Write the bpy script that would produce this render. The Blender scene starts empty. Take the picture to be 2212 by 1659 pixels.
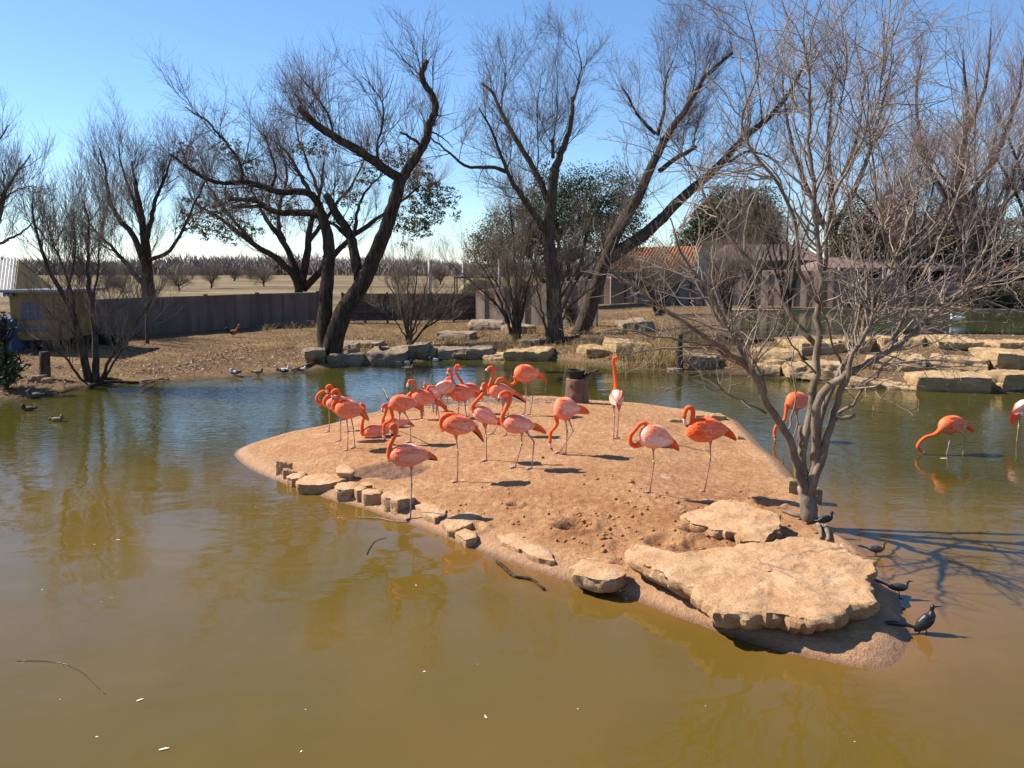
import bpy, bmesh, math, random
import numpy as np
from mathutils import Vector, Matrix, noise as mnoise
R = math.radians
C = bpy.context.scene
COL = C.collection

# ------------------------------------------------------------------ camera, world, sun, exposure
F = 1736.0; PITCH = math.atan(255 / F); CZ = 3.0          # focal length in 2212x1659 picture units, downward pitch, eye height
cam = bpy.data.cameras.new('camera'); camo = bpy.data.objects.new('camera', cam); COL.objects.link(camo)
camo.location = (0, 0, CZ); camo.rotation_euler = (R(90) - PITCH, 0, 0)
cam.sensor_fit = 'HORIZONTAL'; cam.sensor_width = 36; cam.lens = 36 * F / 2212
cam.clip_start = 0.05; cam.clip_end = 6000
C.camera = camo
SUN_EL = R(44); SUN_AZ = math.atan2(-0.955, 0.295)           # sun stands to the left and a little beyond
SX, SY, SZ = math.sin(SUN_AZ) * math.cos(SUN_EL), math.cos(SUN_AZ) * math.cos(SUN_EL), math.sin(SUN_EL)
w = bpy.data.worlds.new('World'); C.world = w; w.use_nodes = True
nt = w.node_tree; bg = nt.nodes['Background']
sky = nt.nodes.new('ShaderNodeTexSky'); sky.sky_type = 'NISHITA'; sky.sun_disc = False
sky.sun_elevation = SUN_EL; sky.sun_rotation = SUN_AZ
sky.altitude = 300; sky.air_density = 1.0; sky.dust_density = 0.0; sky.ozone_density = 7.0
hsv = nt.nodes.new('ShaderNodeHueSaturation'); hsv.inputs['Saturation'].default_value = 1.02
nt.links.new(sky.outputs[0], hsv.inputs['Color']); nt.links.new(hsv.outputs[0], bg.inputs[0])
bg.inputs[1].default_value = 0.098
sl = bpy.data.lights.new('sun', 'SUN'); sl.energy = 5.0; sl.angle = R(0.53); sl.color = (1.0, 0.90, 0.765)
so = bpy.data.objects.new('sun', sl); COL.objects.link(so)
so.rotation_euler = Vector((SX, SY, SZ)).to_track_quat('Z', 'Y').to_euler(); so.location = (-30, 12, 30)
C.view_settings.view_transform = 'Standard'; C.view_settings.look = 'None'
C.view_settings.exposure = 0.9; C.view_settings.gamma = 1.0
C.render.engine = 'CYCLES'
C.cycles.max_bounces = 6; C.cycles.diffuse_bounces = 3; C.cycles.glossy_bounces = 3; C.cycles.transmission_bounces = 2
C.cycles.use_denoising = True
C.cycles.caustics_reflective = False; C.cycles.caustics_refractive = False

# ------------------------------------------------------------------ picture <-> place
cP, sP = math.cos(PITCH), math.sin(PITCH)
def ray(u, v):
    x = (u - 1106) / F; y = -(v - 829.5) / F
    return np.array((x, cP + y * sP, -sP + y * cP))
def G(u, v, z=0.0):                       # point on the level z
    r = ray(u, v); return r * ((z - CZ) / r[2]) + np.array((0, 0, CZ))
def W(u, v, y):                           # point at the distance y
    r = ray(u, v); return r * (y / r[1]) + np.array((0, 0, CZ))
def ppm(p):                               # picture units per metre there
    return F / (p[1] * cP + (CZ - p[2]) * sP)

# ------------------------------------------------------------------ tagging and mesh helpers
def tag(o, label=None, cat=None, group=None, kind=None):
    if label: o['label'] = label
    if cat: o['category'] = cat
    if group: o['group'] = group
    if kind: o['kind'] = kind
    return o
def link(name, me, parent=None, mats=()):
    o = bpy.data.objects.new(name, me); COL.objects.link(o)
    for m in (mats if isinstance(mats, (list, tuple)) else [mats]): me.materials.append(m)
    if parent is not None:
        o.parent = parent; o.matrix_parent_inverse = Matrix.Translation(parent.location).inverted()
    return o
def empty(name, loc):
    o = bpy.data.objects.new(name, None); COL.objects.link(o); o.location = loc; o.empty_display_size = .1; return o
def npmesh(name, V, Q, smooth=True, attrs=None, mi=None):
    V = np.asarray(V, np.float32); Q = np.asarray(Q, np.int32)
    me = bpy.data.meshes.new(name); n, k = Q.shape
    me.vertices.add(len(V)); me.vertices.foreach_set('co', V.ravel())
    me.loops.add(n * k); me.loops.foreach_set('vertex_index', Q.ravel())
    me.polygons.add(n); me.polygons.foreach_set('loop_start', np.arange(0, n * k, k, dtype=np.int32))
    me.polygons.foreach_set('loop_total', np.full(n, k, np.int32))
    me.polygons.foreach_set('use_smooth', np.full(n, smooth, bool))
    if mi is not None: me.polygons.foreach_set('material_index', np.asarray(mi, np.int32))
    for a, d in (attrs or {}).items():
        d = np.asarray(d, np.float32)
        if d.ndim == 1:
            at = me.attributes.new(a, 'FLOAT', 'POINT'); at.data.foreach_set('value', d)
        else:
            at = me.attributes.new(a, 'FLOAT_COLOR', 'POINT')
            if d.shape[1] == 3: d = np.c_[d, np.ones(len(d), np.float32)]
            at.data.foreach_set('color', d.ravel())
    me.update(calc_edges=True); me.validate()
    return me
class MB:                                  # collects quads
    def __init__(s): s.V = []; s.Q = []; s.A = []; s.n = 0
    def add(s, V, Q, col=None):
        V = np.asarray(V, float).reshape(-1, 3); Q = np.array(Q, int).reshape(-1, 4)
        dg = np.where(Q[:, 2] == Q[:, 3])[0]
        if len(dg):                        # a triangle: its last corner becomes a twin
            Q[dg, 3] = len(V) + np.arange(len(dg)); V = np.vstack([V, V[Q[dg, 2]] + 1e-5])
        s.V.append(V); s.Q.append(Q + s.n); s.n += len(V)
        if col is not None:
            c = np.asarray(col, float); s.A.append(np.tile(c, (len(V), 1)) if c.ndim == 1 else c)
    def tubes(s, P, Rr, k=4, col=None, cap=False, rough=0.0, rng=None):
        V, Q = tubes(P, Rr, k, cap, rough, rng); s.add(V, Q, col)
    def box(s, c, d, rz=0, col=None, M=None):
        x, y, z = [q / 2 for q in d]
        V = np.array([(-x, -y, -z), (x, -y, -z), (x, y, -z), (-x, y, -z), (-x, -y, z), (x, -y, z), (x, y, z), (-x, y, z)])
        if M is not None: V = V @ np.asarray(M).T
        cz, sz = math.cos(rz), math.sin(rz); V = V @ np.array(((cz, sz, 0), (-sz, cz, 0), (0, 0, 1)))
        s.add(V + np.asarray(c), [(0, 3, 2, 1), (4, 5, 6, 7), (0, 1, 5, 4), (1, 2, 6, 5), (2, 3, 7, 6), (3, 0, 4, 7)], col)
    def build(s, name, mat, parent=None, smooth=True):
        A = {'Col': np.concatenate(s.A)} if s.A else None
        return link(name, npmesh(name, np.concatenate(s.V), np.concatenate(s.Q), smooth, A), parent, mat)
def nrm(a): return a / np.maximum(np.linalg.norm(a, axis=-1, keepdims=True), 1e-9)
def tubes(P, Rr, k=4, cap=False, rough=0.0, rng=None):
    P = np.asarray(P, float); Rr = np.asarray(Rr, float)
    if P.ndim == 2: P = P[None]; Rr = Rr[None]
    N, M, _ = P.shape
    if cap:                                # close both ends
        P = np.concatenate([P[:, :1], P, P[:, -1:]], 1); Rr = np.concatenate([Rr[:, :1] * .01, Rr, Rr[:, -1:] * .01], 1); M += 2
        D = P.copy(); D[:, 1:-1] = P[:, 2:] - P[:, :-2]; D[:, 1] = P[:, 2] - P[:, 1]; D[:, -2] = P[:, -2] - P[:, -3]; D[:, 0] = D[:, 1]; D[:, -1] = D[:, -2]
    else:
        D = np.gradient(P, axis=1)
    T = nrm(D)
    m = nrm(T.mean(1)); ref = np.where(np.abs(m[:, 2:3]) < .8, np.array([[0, 0, 1.]]), np.array([[0.3, 1., 0]]))
    U = nrm(np.cross(T, ref[:, None, :])); Vv = np.cross(T, U)
    a = np.arange(k) / k * 2 * np.pi
    rr = Rr[:, :, None]
    if rough:
        rr = rr * (1 + rough * rng.normal(size=(N, 1, k)) * .6 + rough * rng.normal(size=(N, M, k)) * .5)
    V = P[:, :, None] + rr[..., None] * (np.cos(a)[None, None, :, None] * U[:, :, None] + np.sin(a)[None, None, :, None] * Vv[:, :, None])
    i = np.arange(M - 1)[:, None] * k; j = np.arange(k)[None]
    j2 = (j + 1) % k
    q = np.stack([i + j, i + j2, i + k + j2, i + k + j], -1).reshape(-1, 4)
    Q = (np.arange(N)[:, None, None] * (M * k) + q[None]).reshape(-1, 4)
    return V.reshape(-1, 3), Q
def smooth_path(P, n):
    P = np.asarray(P, float); m = len(P)
    if m == 2: return P[0] + (P[1] - P[0]) * np.linspace(0, 1, n)[:, None]
    Q = np.vstack([2 * P[0] - P[1], P, 2 * P[-1] - P[-2]])
    L = np.r_[0, np.cumsum(np.linalg.norm(np.diff(P, axis=0), axis=1))]
    out = []
    for s in np.linspace(0, L[-1], n):
        i = min(max(np.searchsorted(L, s) - 1, 0), m - 2); t = (s - L[i]) / max(L[i + 1] - L[i], 1e-9)
        a, b, c, d = Q[i:i + 4]
        out.append(.5 * (2 * b + (c - a) * t + (2 * a - 5 * b + 4 * c - d) * t * t + (3 * b - a - 3 * c + d) * t ** 3))
    return np.array(out)
def sm(t): t = np.clip(t, 0, 1); return t * t * (3 - 2 * t)

# ------------------------------------------------------------------ materials
class NB:
    def __init__(s, name):
        s.m = bpy.data.materials.new(name); s.m.use_nodes = True; s.t = s.m.node_tree
        s.b = s.t.nodes['Principled BSDF']; s.tc = s.n('TexCoord')
    def n(s, t, **kw):
        x = s.t.nodes.new('ShaderNode' + t)
        for k, v in kw.items(): setattr(x, k, v)
        return x
    def l(s, a, b): s.t.links.new(a, b)
    def noise(s, scale, detail=6, rough=.6, stretch=None, vec='Object', dist=0):
        n = s.n('TexNoise'); n.inputs['Scale'].default_value = scale; n.inputs['Detail'].default_value = detail
        n.inputs['Roughness'].default_value = rough; n.inputs['Distortion'].default_value = dist
        if stretch:
            mp = s.n('Mapping'); mp.inputs['Scale'].default_value = stretch; s.l(s.tc.outputs[vec], mp.inputs[0]); s.l(mp.outputs[0], n.inputs[0])
        else: s.l(s.tc.outputs[vec], n.inputs[0])
        return n.outputs[0]
    def ramp(s, fac, stops):
        r = s.n('ValToRGB'); e = r.color_ramp.elements
        while len(e) < len(stops): e.new(.5)
        for x, (p, c) in zip(e, stops): x.position = p; x.color = (*c, 1)
        s.l(fac, r.inputs[0]); return r.outputs[0]
    def mix(s, fac, a, b, mode='MIX'):
        x = s.n('Mix'); x.data_type = 'RGBA'; x.blend_type = mode
        for sock, v in ((x.inputs[0], fac), (x.inputs[6], a), (x.inputs[7], b)):
            if isinstance(v, (int, float)): sock.default_value = v
            elif isinstance(v, tuple): sock.default_value = (*v, 1)
            else: s.l(v, sock)
        return x.outputs[2]
    def math(s, op, a, b=0.0, clamp=False):
        x = s.n('Math'); x.operation = op; x.use_clamp = clamp
        for sock, v in ((x.inputs[0], a), (x.inputs[1], b)):
            if isinstance(v, (int, float)): sock.default_value = v
            else: s.l(v, sock)
        return x.outputs[0]
    def attr(s, name, out='Color'):
        a = s.n('Attribute'); a.attribute_name = name; return a.outputs[out]
    def bump(s, h, dist, strength=1.0, prev=None):
        b = s.n('Bump'); b.inputs['Distance'].default_value = dist; b.inputs['Strength'].default_value = strength
        s.l(h, b.inputs['Height'])
        if prev is not None: s.l(prev, b.inputs['Normal'])
        return b.outputs[0]
    def done(s, col=None, rough=.8, normal=None, spec=.3):
        if col is not None:
            if isinstance(col, tuple): s.b.inputs['Base Color'].default_value = (*col, 1)
            else: s.l(col, s.b.inputs['Base Color'])
        if isinstance(rough, (int, float)): s.b.inputs['Roughness'].default_value = rough
        else: s.l(rough, s.b.inputs['Roughness'])
        s.b.inputs['Specular IOR Level'].default_value = spec
        if normal is not None: s.l(normal, s.b.inputs['Normal'])
        return s.m
def mottled(name, c0, c1, scale=6, rough=.85, bump=0.0, bscale=None, c2=None, stretch=None, spec=.25, detail=8):
    b = NB(name); n = b.noise(scale, detail, .65, stretch)
    st = [(.3, c0), (.7, c1)] if c2 is None else [(.28, c0), (.52, c1), (.72, c2)]
    nm = b.bump(b.noise(bscale or scale * 3, 8, .7, stretch), bump) if bump else None
    return b.done(b.ramp(n, st), rough, nm, spec)
def colmat(name, rough=.7, var=.18, scale=30, spec=.25, bump=0, stretch=None):
    b = NB(name); n = b.noise(scale, 5, .6, stretch)
    v = b.ramp(n, [(.25, (1 - var,) * 3), (.75, (1 + var * .6,) * 3)])
    nm = b.bump(n, bump) if bump else None
    return b.done(b.mix(1.0, b.attr('Col'), v, 'MULTIPLY'), rough, nm, spec)

M = {}
def bark(name, c0, c1, c2, sz):
    b = NB(name)
    n1 = b.noise(sz, 6, .65, (1, 1, .16)); n2 = b.noise(sz * .16, 3, .5)
    c = b.mix(b.math('MULTIPLY', n2, .55), b.ramp(n1, [(.36, c0), (.5, c1), (.66, c2)]), c1)
    return b.done(c, .92, b.bump(n1, .07), .1)
M['bark_dark'] = bark('bark_dark', (.014, .010, .008), (.056, .04, .03), (.125, .095, .07), 13)
M['bark_tree'] = bark('bark_tree', (.03, .022, .017), (.085, .064, .048), (.165, .13, .10), 17)
M['bark_smooth'] = mottled('bark_smooth', (.085, .06, .042), (.19, .145, .108), 9, .85, .006, 50, (.33, .265, .205), (1, 1, .35))
M['twig_willow'] = mottled('twig_willow', (.075, .05, .042), (.15, .105, .088), 2, .9)
M['twig_pale'] = mottled('twig_pale', (.16, .118, .092), (.36, .29, .235), 2.2, .8)
M['twig_grey'] = mottled('twig_grey', (.10, .078, .062), (.22, .175, .135), 2, .9)
M['twig_red'] = mottled('twig_red', (.14, .08, .07), (.25, .17, .145), 2, .9)
def leafmat(name, cols, scale=1.2):
    b = NB(name); n = b.noise(scale, 3, .6)
    m = b.done(b.ramp(n, cols), .6, None, .3); return m
M['leaf_dark'] = leafmat('leaf_dark', [(.35, (.022, .035, .012)), (.5, (.05, .07, .022)), (.68, (.10, .105, .04))], 1.6)
M['leaf_olive'] = leafmat('leaf_olive', [(.35, (.05, .06, .014)), (.5, (.11, .11, .025)), (.68, (.2, .16, .05))], 1.2)
M['leaf_brown'] = leafmat('leaf_brown', [(.35, (.07, .055, .03)), (.5, (.13, .105, .055)), (.68, (.2, .15, .085))], 1.0)
M['leaf_green'] = leafmat('leaf_green', [(.35, (.03, .06, .02)), (.5, (.06, .11, .035)), (.68, (.13, .17, .06))], 2.0)
M['far_wood'] = leafmat('far_wood', [(.35, (.12, .095, .085)), (.5, (.16, .13, .115)), (.68, (.20, .165, .14))], .08)
M['litter'] = leafmat('litter', [(.3, (.12, .065, .035)), (.5, (.27, .165, .095)), (.7, (.46, .33, .21))], 9)
M['straw'] = leafmat('straw', [(.3, (.22, .135, .05)), (.5, (.38, .26, .11)), (.7, (.52, .39, .2))], 3)

def soil_mat():
    b = NB('island_soil')
    n1 = b.noise(1.5, 9, .72); n2 = b.noise(11, 8, .7); n3 = b.noise(48, 4, .6)
    c = b.ramp(n1, [(.32, (.39, .20, .09)), (.5, (.50, .285, .135)), (.68, (.59, .36, .19))])
    c = b.mix(b.math('MULTIPLY', b.ramp(n2, [(.42, (1, 1, 1)), (.56, (0, 0, 0))]), .5), c, (.27, .12, .05))
    spk = b.ramp(b.noise(26, 2, .5), [(.66, (0, 0, 0)), (.73, (1, 1, 1))])
    c = b.mix(b.math('MULTIPLY', spk, .55), c, (.6, .44, .31))
    drop = b.ramp(b.noise(5.5, 5, .6, None, 'Object', 1.2), [(.655, (0, 0, 0)), (.69, (1, 1, 1))]); c = b.mix(b.math('MULTIPLY', drop, .6), c, (.74, .66, .55))
    blo = b.ramp(b.noise(.8, 6, .7), [(.45, (0, 0, 0)), (.62, (1, 1, 1))]); c = b.mix(b.math('MULTIPLY', blo, .35), c, (.36, .165, .07))
    dk = b.ramp(n3, [(.34, (1, 1, 1)), (.44, (0, 0, 0))]); c = b.mix(b.math('MULTIPLY', dk, .35), c, (.2, .09, .04))
    c = b.mix(b.math('MULTIPLY', b.attr('rough', 'Fac'), b.ramp(b.noise(2.4, 7, .7), [(.36, (1, 1, 1)), (.62, (.25, .25, .25))])), c, b.mix(1.0, c, (.70, .58, .5), 'MULTIPLY'))
    z = b.n('SeparateColor'); b.l(b.attr('zone'), z.inputs[0])
    rim = b.ramp(n2, [(.3, (.34, .19, .10)), (.7, (.48, .29, .165))])
    wet = b.ramp(n3, [(.3, (.15, .075, .04)), (.7, (.24, .13, .075))])
    mud = b.ramp(n3, [(.36, (.09, .045, .025)), (.64, (.26, .14, .08))])
    grit = b.ramp(n3, [(.36, (.13, .09, .06)), (.52, (.34, .26, .18)), (.64, (.6, .5, .39))])
    c = b.mix(z.outputs[0], c, rim); c = b.mix(z.outputs[1], c, mud); c = b.mix(z.outputs[2], c, grit)
    c = b.mix(b.attr('wet', 'Fac'), c, wet)
    bs = b.math('ADD', b.math('MULTIPLY', b.attr('rough', 'Fac'), .75), .25)
    nm = b.bump(n3, .012, 1.0, b.bump(n2, .055, 1.0))
    ro = b.math('SUBTRACT', .93, b.math('MULTIPLY', b.attr('wet', 'Fac'), .62))
    return b.done(c, ro, nm, .3)
M['soil'] = soil_mat()
def ground_mat():
    b = NB('bank_ground')
    n1 = b.noise(.55, 7, .65, (.5, 1, 1)); n2 = b.noise(9, 8, .75); n3 = b.noise(40, 6, .7)
    c = b.ramp(n1, [(.34, (.14, .082, .042)), (.48, (.21, .13, .066)), (.55, (.29, .195, .085)), (.66, (.38, .265, .11))])
    lit = b.ramp(n2, [(.35, (.05, .03, .018)), (.5, (.17, .105, .06)), (.66, (.34, .235, .15))])
    c = b.mix(b.math('ADD', b.math('MULTIPLY', b.attr('litter', 'Fac'), .6), .2), c, lit)
    field = b.ramp(b.noise(.05, 6, .7, (.4, 1.6, 1)), [(.36, (.11, .08, .045)), (.5, (.19, .14, .075)), (.64, (.26, .2, .115))])
    c = b.mix(b.attr('field', 'Fac'), c, field)
    c = b.mix(b.attr('wet', 'Fac'), c, b.ramp(n2, [(.3, (.09, .06, .035)), (.7, (.19, .13, .085))]))
    return b.done(c, .95, b.bump(n3, .035, 1, b.bump(n2, .10, 1)), .15)
M['ground'] = ground_mat()
def stone_mat(name, c0, c1, c2, dirt, sc=3.0, bmp=.03):
    b = NB(name); n4 = b.noise(2.2, 6, .7, (1, 1, 9), 'Object', .4); n5 = b.noise(sc * 1.7, 7, .75, None, 'Object', .8)
    n1 = b.noise(sc, 8, .65); n2 = b.noise(sc * 7, 8, .75); n3 = b.noise(sc * 25, 5, .7)
    c = b.ramp(n1, [(.3, c0), (.5, c1), (.7, c2)])
    c = b.mix(b.math('MULTIPLY', b.ramp(n2, [(.30, (1, 1, 1)), (.42, (0, 0, 0))]), .5), c, dirt)
    c = b.mix(b.math('MULTIPLY', b.ramp(n3, [(.58, (0, 0, 0)), (.7, (1, 1, 1))]), .3), c, tuple(min(q * 1.25, .75) for q in c2))
    c = b.mix(b.math('MULTIPLY', b.ramp(n4, [(.33, (1, 1, 1)), (.43, (0, 0, 0))]), .35), c, dirt)
    c = b.mix(b.math('MULTIPLY', b.ramp(n5, [(.62, (0, 0, 0)), (.72, (1, 1, 1))]), .35), c, (.30, .26, .2))
    return b.done(c, .9, b.bump(n3, bmp * .1, .8, b.bump(n2, bmp * .45, .9, b.bump(n4, bmp * 1.2, 1))), .2)
M['stone_warm'] = stone_mat('stone_warm', (.42, .23, .11), (.53, .32, .17), (.62, .42, .26), (.24, .13, .065), 2.6, .06)
M['stone_tan'] = stone_mat('stone_tan', (.32, .205, .10), (.43, .295, .155), (.52, .385, .225), (.17, .105, .055), 3.5, .06)
M['stone_grey'] = stone_mat('stone_grey', (.19, .14, .09), (.27, .205, .14), (.36, .285, .205), (.085, .06, .04), 3.0, .06)
def wall_mat(name, a, b_, stain):
    b = NB(name)
    n = b.noise(1.2, 7, .7); st = b.noise(3.0, 5, .6, (1, 1, .06))
    c = b.ramp(n, [(.3, a), (.7, b_)])
    c = b.mix(b.math('MULTIPLY', b.ramp(st, [(.45, (0, 0, 0)), (.62, (1, 1, 1))]), .6), c, stain)
    return b.done(c, .9, b.bump(b.noise(25, 6, .7), .008), .2)
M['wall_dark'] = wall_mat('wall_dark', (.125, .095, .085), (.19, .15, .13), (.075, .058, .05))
M['wall_pale'] = wall_mat('wall_pale', (.25, .19, .15), (.34, .27, .215), (.13, .10, .08))
M['wood_dark'] = mottled('wood_dark', (.055, .04, .033), (.13, .1, .082), 4, .9, .01, 20, None, (1, 1, 5))
def water_mat(name, shallow=True):
    b = NB(name)
    n = b.noise(.32, 5, .6, None, 'Object', .4); n2 = b.noise(1.3, 4, .6)
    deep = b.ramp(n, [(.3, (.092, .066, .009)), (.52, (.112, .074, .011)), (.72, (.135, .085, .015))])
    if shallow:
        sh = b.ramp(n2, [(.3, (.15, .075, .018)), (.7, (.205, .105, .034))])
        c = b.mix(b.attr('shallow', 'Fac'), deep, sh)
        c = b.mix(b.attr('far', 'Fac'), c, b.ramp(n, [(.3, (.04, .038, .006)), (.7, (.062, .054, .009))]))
    else:
        c = b.ramp(n, [(.3, (.04, .05, .02)), (.7, (.07, .078, .033))])
    r1 = b.noise(1.1, 2, .5, (1, 1.5, 1), 'Object', .3); r2 = b.noise(5.5, 2, .5, (.8, 1.6, 1), 'Object', .5); r3 = b.noise(14, 2, .5, (.7, 1.6, 1))
    rip = b.attr('ripple', 'Fac')
    def dnode(h, dist, fac, prev):
        x = b.n('Bump'); x.inputs['Distance'].default_value = dist
        if fac is None: x.inputs['Strength'].default_value = 1
        else: b.l(fac, x.inputs['Strength'])
        b.l(h, x.inputs['Height'])
        if prev is not None: b.l(prev, x.inputs['Normal'])
        return x.outputs[0]
    nm = dnode(r1, .011, None, None)
    nm = dnode(r2, .0105, rip, nm); nm = dnode(r3, .003, rip, nm)
    m = b.done(c, .03, nm, .5); b.b.inputs['IOR'].default_value = 1.333
    return m
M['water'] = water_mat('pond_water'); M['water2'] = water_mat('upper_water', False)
# ------------------------------------------------------------------ ground heights
SHORE_PX = [(-900, 985), (-400, 915), (0, 866), (60, 860), (130, 850), (180, 839), (260, 829), (370, 826), (500, 817), (600, 809), (690, 799), (760, 791), (850, 783), (950, 778), (1050, 776),
            (1120, 779), (1200, 780), (1300, 790), (1380, 799), (1470, 801), (1550, 806), (1640, 813), (1720, 820), (1840, 830), (1950, 838), (2020, 845), (2212, 850), (2600, 872), (3200, 905)]
SH = np.array([G(u, v) for u, v in SHORE_PX])
o_ = np.argsort(SH[:, 0]); SH = SH[o_]
def fbm2(x, y, f, seed=0, oct=4):                       # cheap smooth noise, vectorised
    rs = np.random.RandomState(seed); out = np.zeros_like(x, float); a = 1.0
    for o in range(oct):
        for k in range(3):
            th = rs.uniform(0, 2 * np.pi); ph = rs.uniform(0, 2 * np.pi); q = f * rs.uniform(.7, 1.4)
            out += a * np.sin(q * (x * np.cos(th) + y * np.sin(th)) + ph + 1.3 * np.sin(q * .6 * (y * np.cos(th) - x * np.sin(th)) + ph * 2)) / 3
        f *= 2.05; a *= .5
    return out
P2X0, P2Y0, P2Y1 = 7.4, 25.3, 40.2                       # the upper pond behind the terraces
def shore_s(x, y): return y - np.interp(x, SH[:, 0], SH[:, 1])
def ground_z(x, y):
    x = np.asarray(x, float); y = np.asarray(y, float)
    s = shore_s(x, y) + .12 * fbm2(x, y, 1.7, 3, 2)
    sp = np.maximum(s, 0)
    zl = .015 + .06 * sm(sp / .7) + .030 * np.minimum(sp, 13)
    zc = .02 + .24 * sm(sp / 1.8) + .034 * np.minimum(sp, 13)
    zr = .02 + .10 * sm(sp / .5) + .76 * sm(sp / 5.6)
    a = sm((x + 5) / 5.5); b = sm((x - 4) / 3.5)
    z = zl * (1 - a) + zc * a * (1 - b) + zr * b * a
    z = z + .035 * fbm2(x, y, .9, 5, 4) * sm(sp / 1.5)
    e = 1 - sm((np.minimum.reduce([x - (P2X0 + (y - P2Y0) * .22), y - P2Y0, P2Y1 - y]) + .3) / .6)   # 1 outside the upper pond
    z = z * e + .5 * (1 - e)
    far = sm((y - 46) / 30); z = z * (1 - far) + (.25 + .5 * fbm2(x, y, .02, 9, 2) * sm((y - 120) / 200)) * far
    return np.where(s < 0, np.maximum(-.45, s * .55), z)
def GT(u, v):                                            # where the sight line meets the bank
    z = .3
    for i in range(25):
        p = G(u, v, z); z = .6 * z + .4 * float(ground_z(p[0], p[1]))
    p = G(u, v, z); p[2] = float(ground_z(p[0], p[1])); return p

def axis(*segs):
    out = []
    for a, b, st in segs: out.append(np.arange(a, b, st))
    return np.concatenate(out)
gx = np.r_[-np.geomspace(2500, 46, 22), axis((-44, -20, .8), (-20, 20, .16), (20, 44, .8)), np.geomspace(46, 2500, 22)]
gy = np.r_[axis((-40, 6, 3), (6, 13.5, 1), (13.5, 27, .13), (27, 44, .3), (44, 70, 1.5)), np.geomspace(72, 4000, 34)]
X, Y = np.meshgrid(gx, gy); Z = ground_z(X, Y)
s_ = shore_s(X, Y)
Z = Z + .012 * np.where((s_ > 0) & (Y < 45), fbm2(X, Y, 6, 11, 3), 0)
n0, n1 = X.shape
ii = (np.arange(n0 - 1)[:, None] * n1 + np.arange(n1 - 1)[None]).ravel()
Q = np.stack([ii, ii + 1, ii + n1 + 1, ii + n1], 1)
lit = np.clip(sm((s_ - .4) / 2) * (.45 + .9 * fbm2(X, Y, .5, 21, 3)) + sm((X + 5) / 4) * .35, 0, 1)
ground = link('bank_ground', npmesh('bank_ground', np.c_[X.ravel(), Y.ravel(), Z.ravel()], Q, True,
              {'litter': lit.ravel(), 'field': sm((Y - 40) / 8).ravel(), 'wet': (1 - sm((s_ - .05) / .35)).ravel()}), None, M['ground'])
tag(ground, kind='structure')

# ------------------------------------------------------------------ island
ISL_PX = [(504, 983), (516, 969), (561, 954), (617, 938), (697, 922), (760, 905), (820, 888), (880, 874), (940, 865), (1000, 861), (1092, 859), (1195, 860), (1250, 866), (1325, 871), (1395, 876), (1464, 886),
          (1520, 892), (1583, 905), (1611, 928), (1628, 945), (1649, 968), (1683, 994), (1704, 1018), (1722, 1040), (1768, 1068), (1778, 1100), (1803, 1142), (1845, 1172), (1880, 1200), (1915, 1240), (1940, 1286),
          (1957, 1338), (1969, 1358), (1962, 1393), (1940, 1431), (1896, 1446), (1838, 1441), (1780, 1428), (1721, 1417), (1663, 1402), (1576, 1376), (1517, 1353), (1459, 1333), (1359, 1294), (1248, 1262), (1137, 1229),
          (1050, 1197), (991, 1175), (908, 1141), (853, 1124), (783, 1099), (714, 1080), (644, 1055), (589, 1036), (547, 1017), (519, 999)]
IP = np.array([G(u, v)[:2] for u, v in ISL_PX])
IPs = smooth_path(np.vstack([IP, IP[:1]]), 260)[:-1]
def sdf(x, y, P=IPs):                                    # + inside
    p = np.stack([np.ravel(x), np.ravel(y)], 1); d2 = np.full(len(p), 1e9); ins = np.zeros(len(p), bool)
    A = P; B = np.roll(P, -1, 0)
    for a, b in zip(A, B):
        e = b - a; t = np.clip(((p - a) @ e) / max(e @ e, 1e-12), 0, 1); q = p - a - t[:, None] * e
        d2 = np.minimum(d2, (q * q).sum(1))
        c = (a[1] > p[:, 1]) != (b[1] > p[:, 1])
        if c.any(): ins ^= c & (p[:, 0] < a[0] + (p[:, 1] - a[1]) * e[0] / (e[1] if abs(e[1]) > 1e-12 else 1e-12))
    d = np.sqrt(d2); return np.where(ins, d, -d).reshape(np.shape(x))
MUD = [(G(860, 1012, .16), .75, .42)]
PITS = [(1110, 1083, .10, .06), (1240, 1128, .22, .09), (1085, 1195, .13, .06), (1430, 1165, .2, .05), (1500, 1150, .16, .06), (1660, 1075, .18, .06), (1340, 1200, .12, .04), (1020, 1120, .16, .05)]
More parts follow.
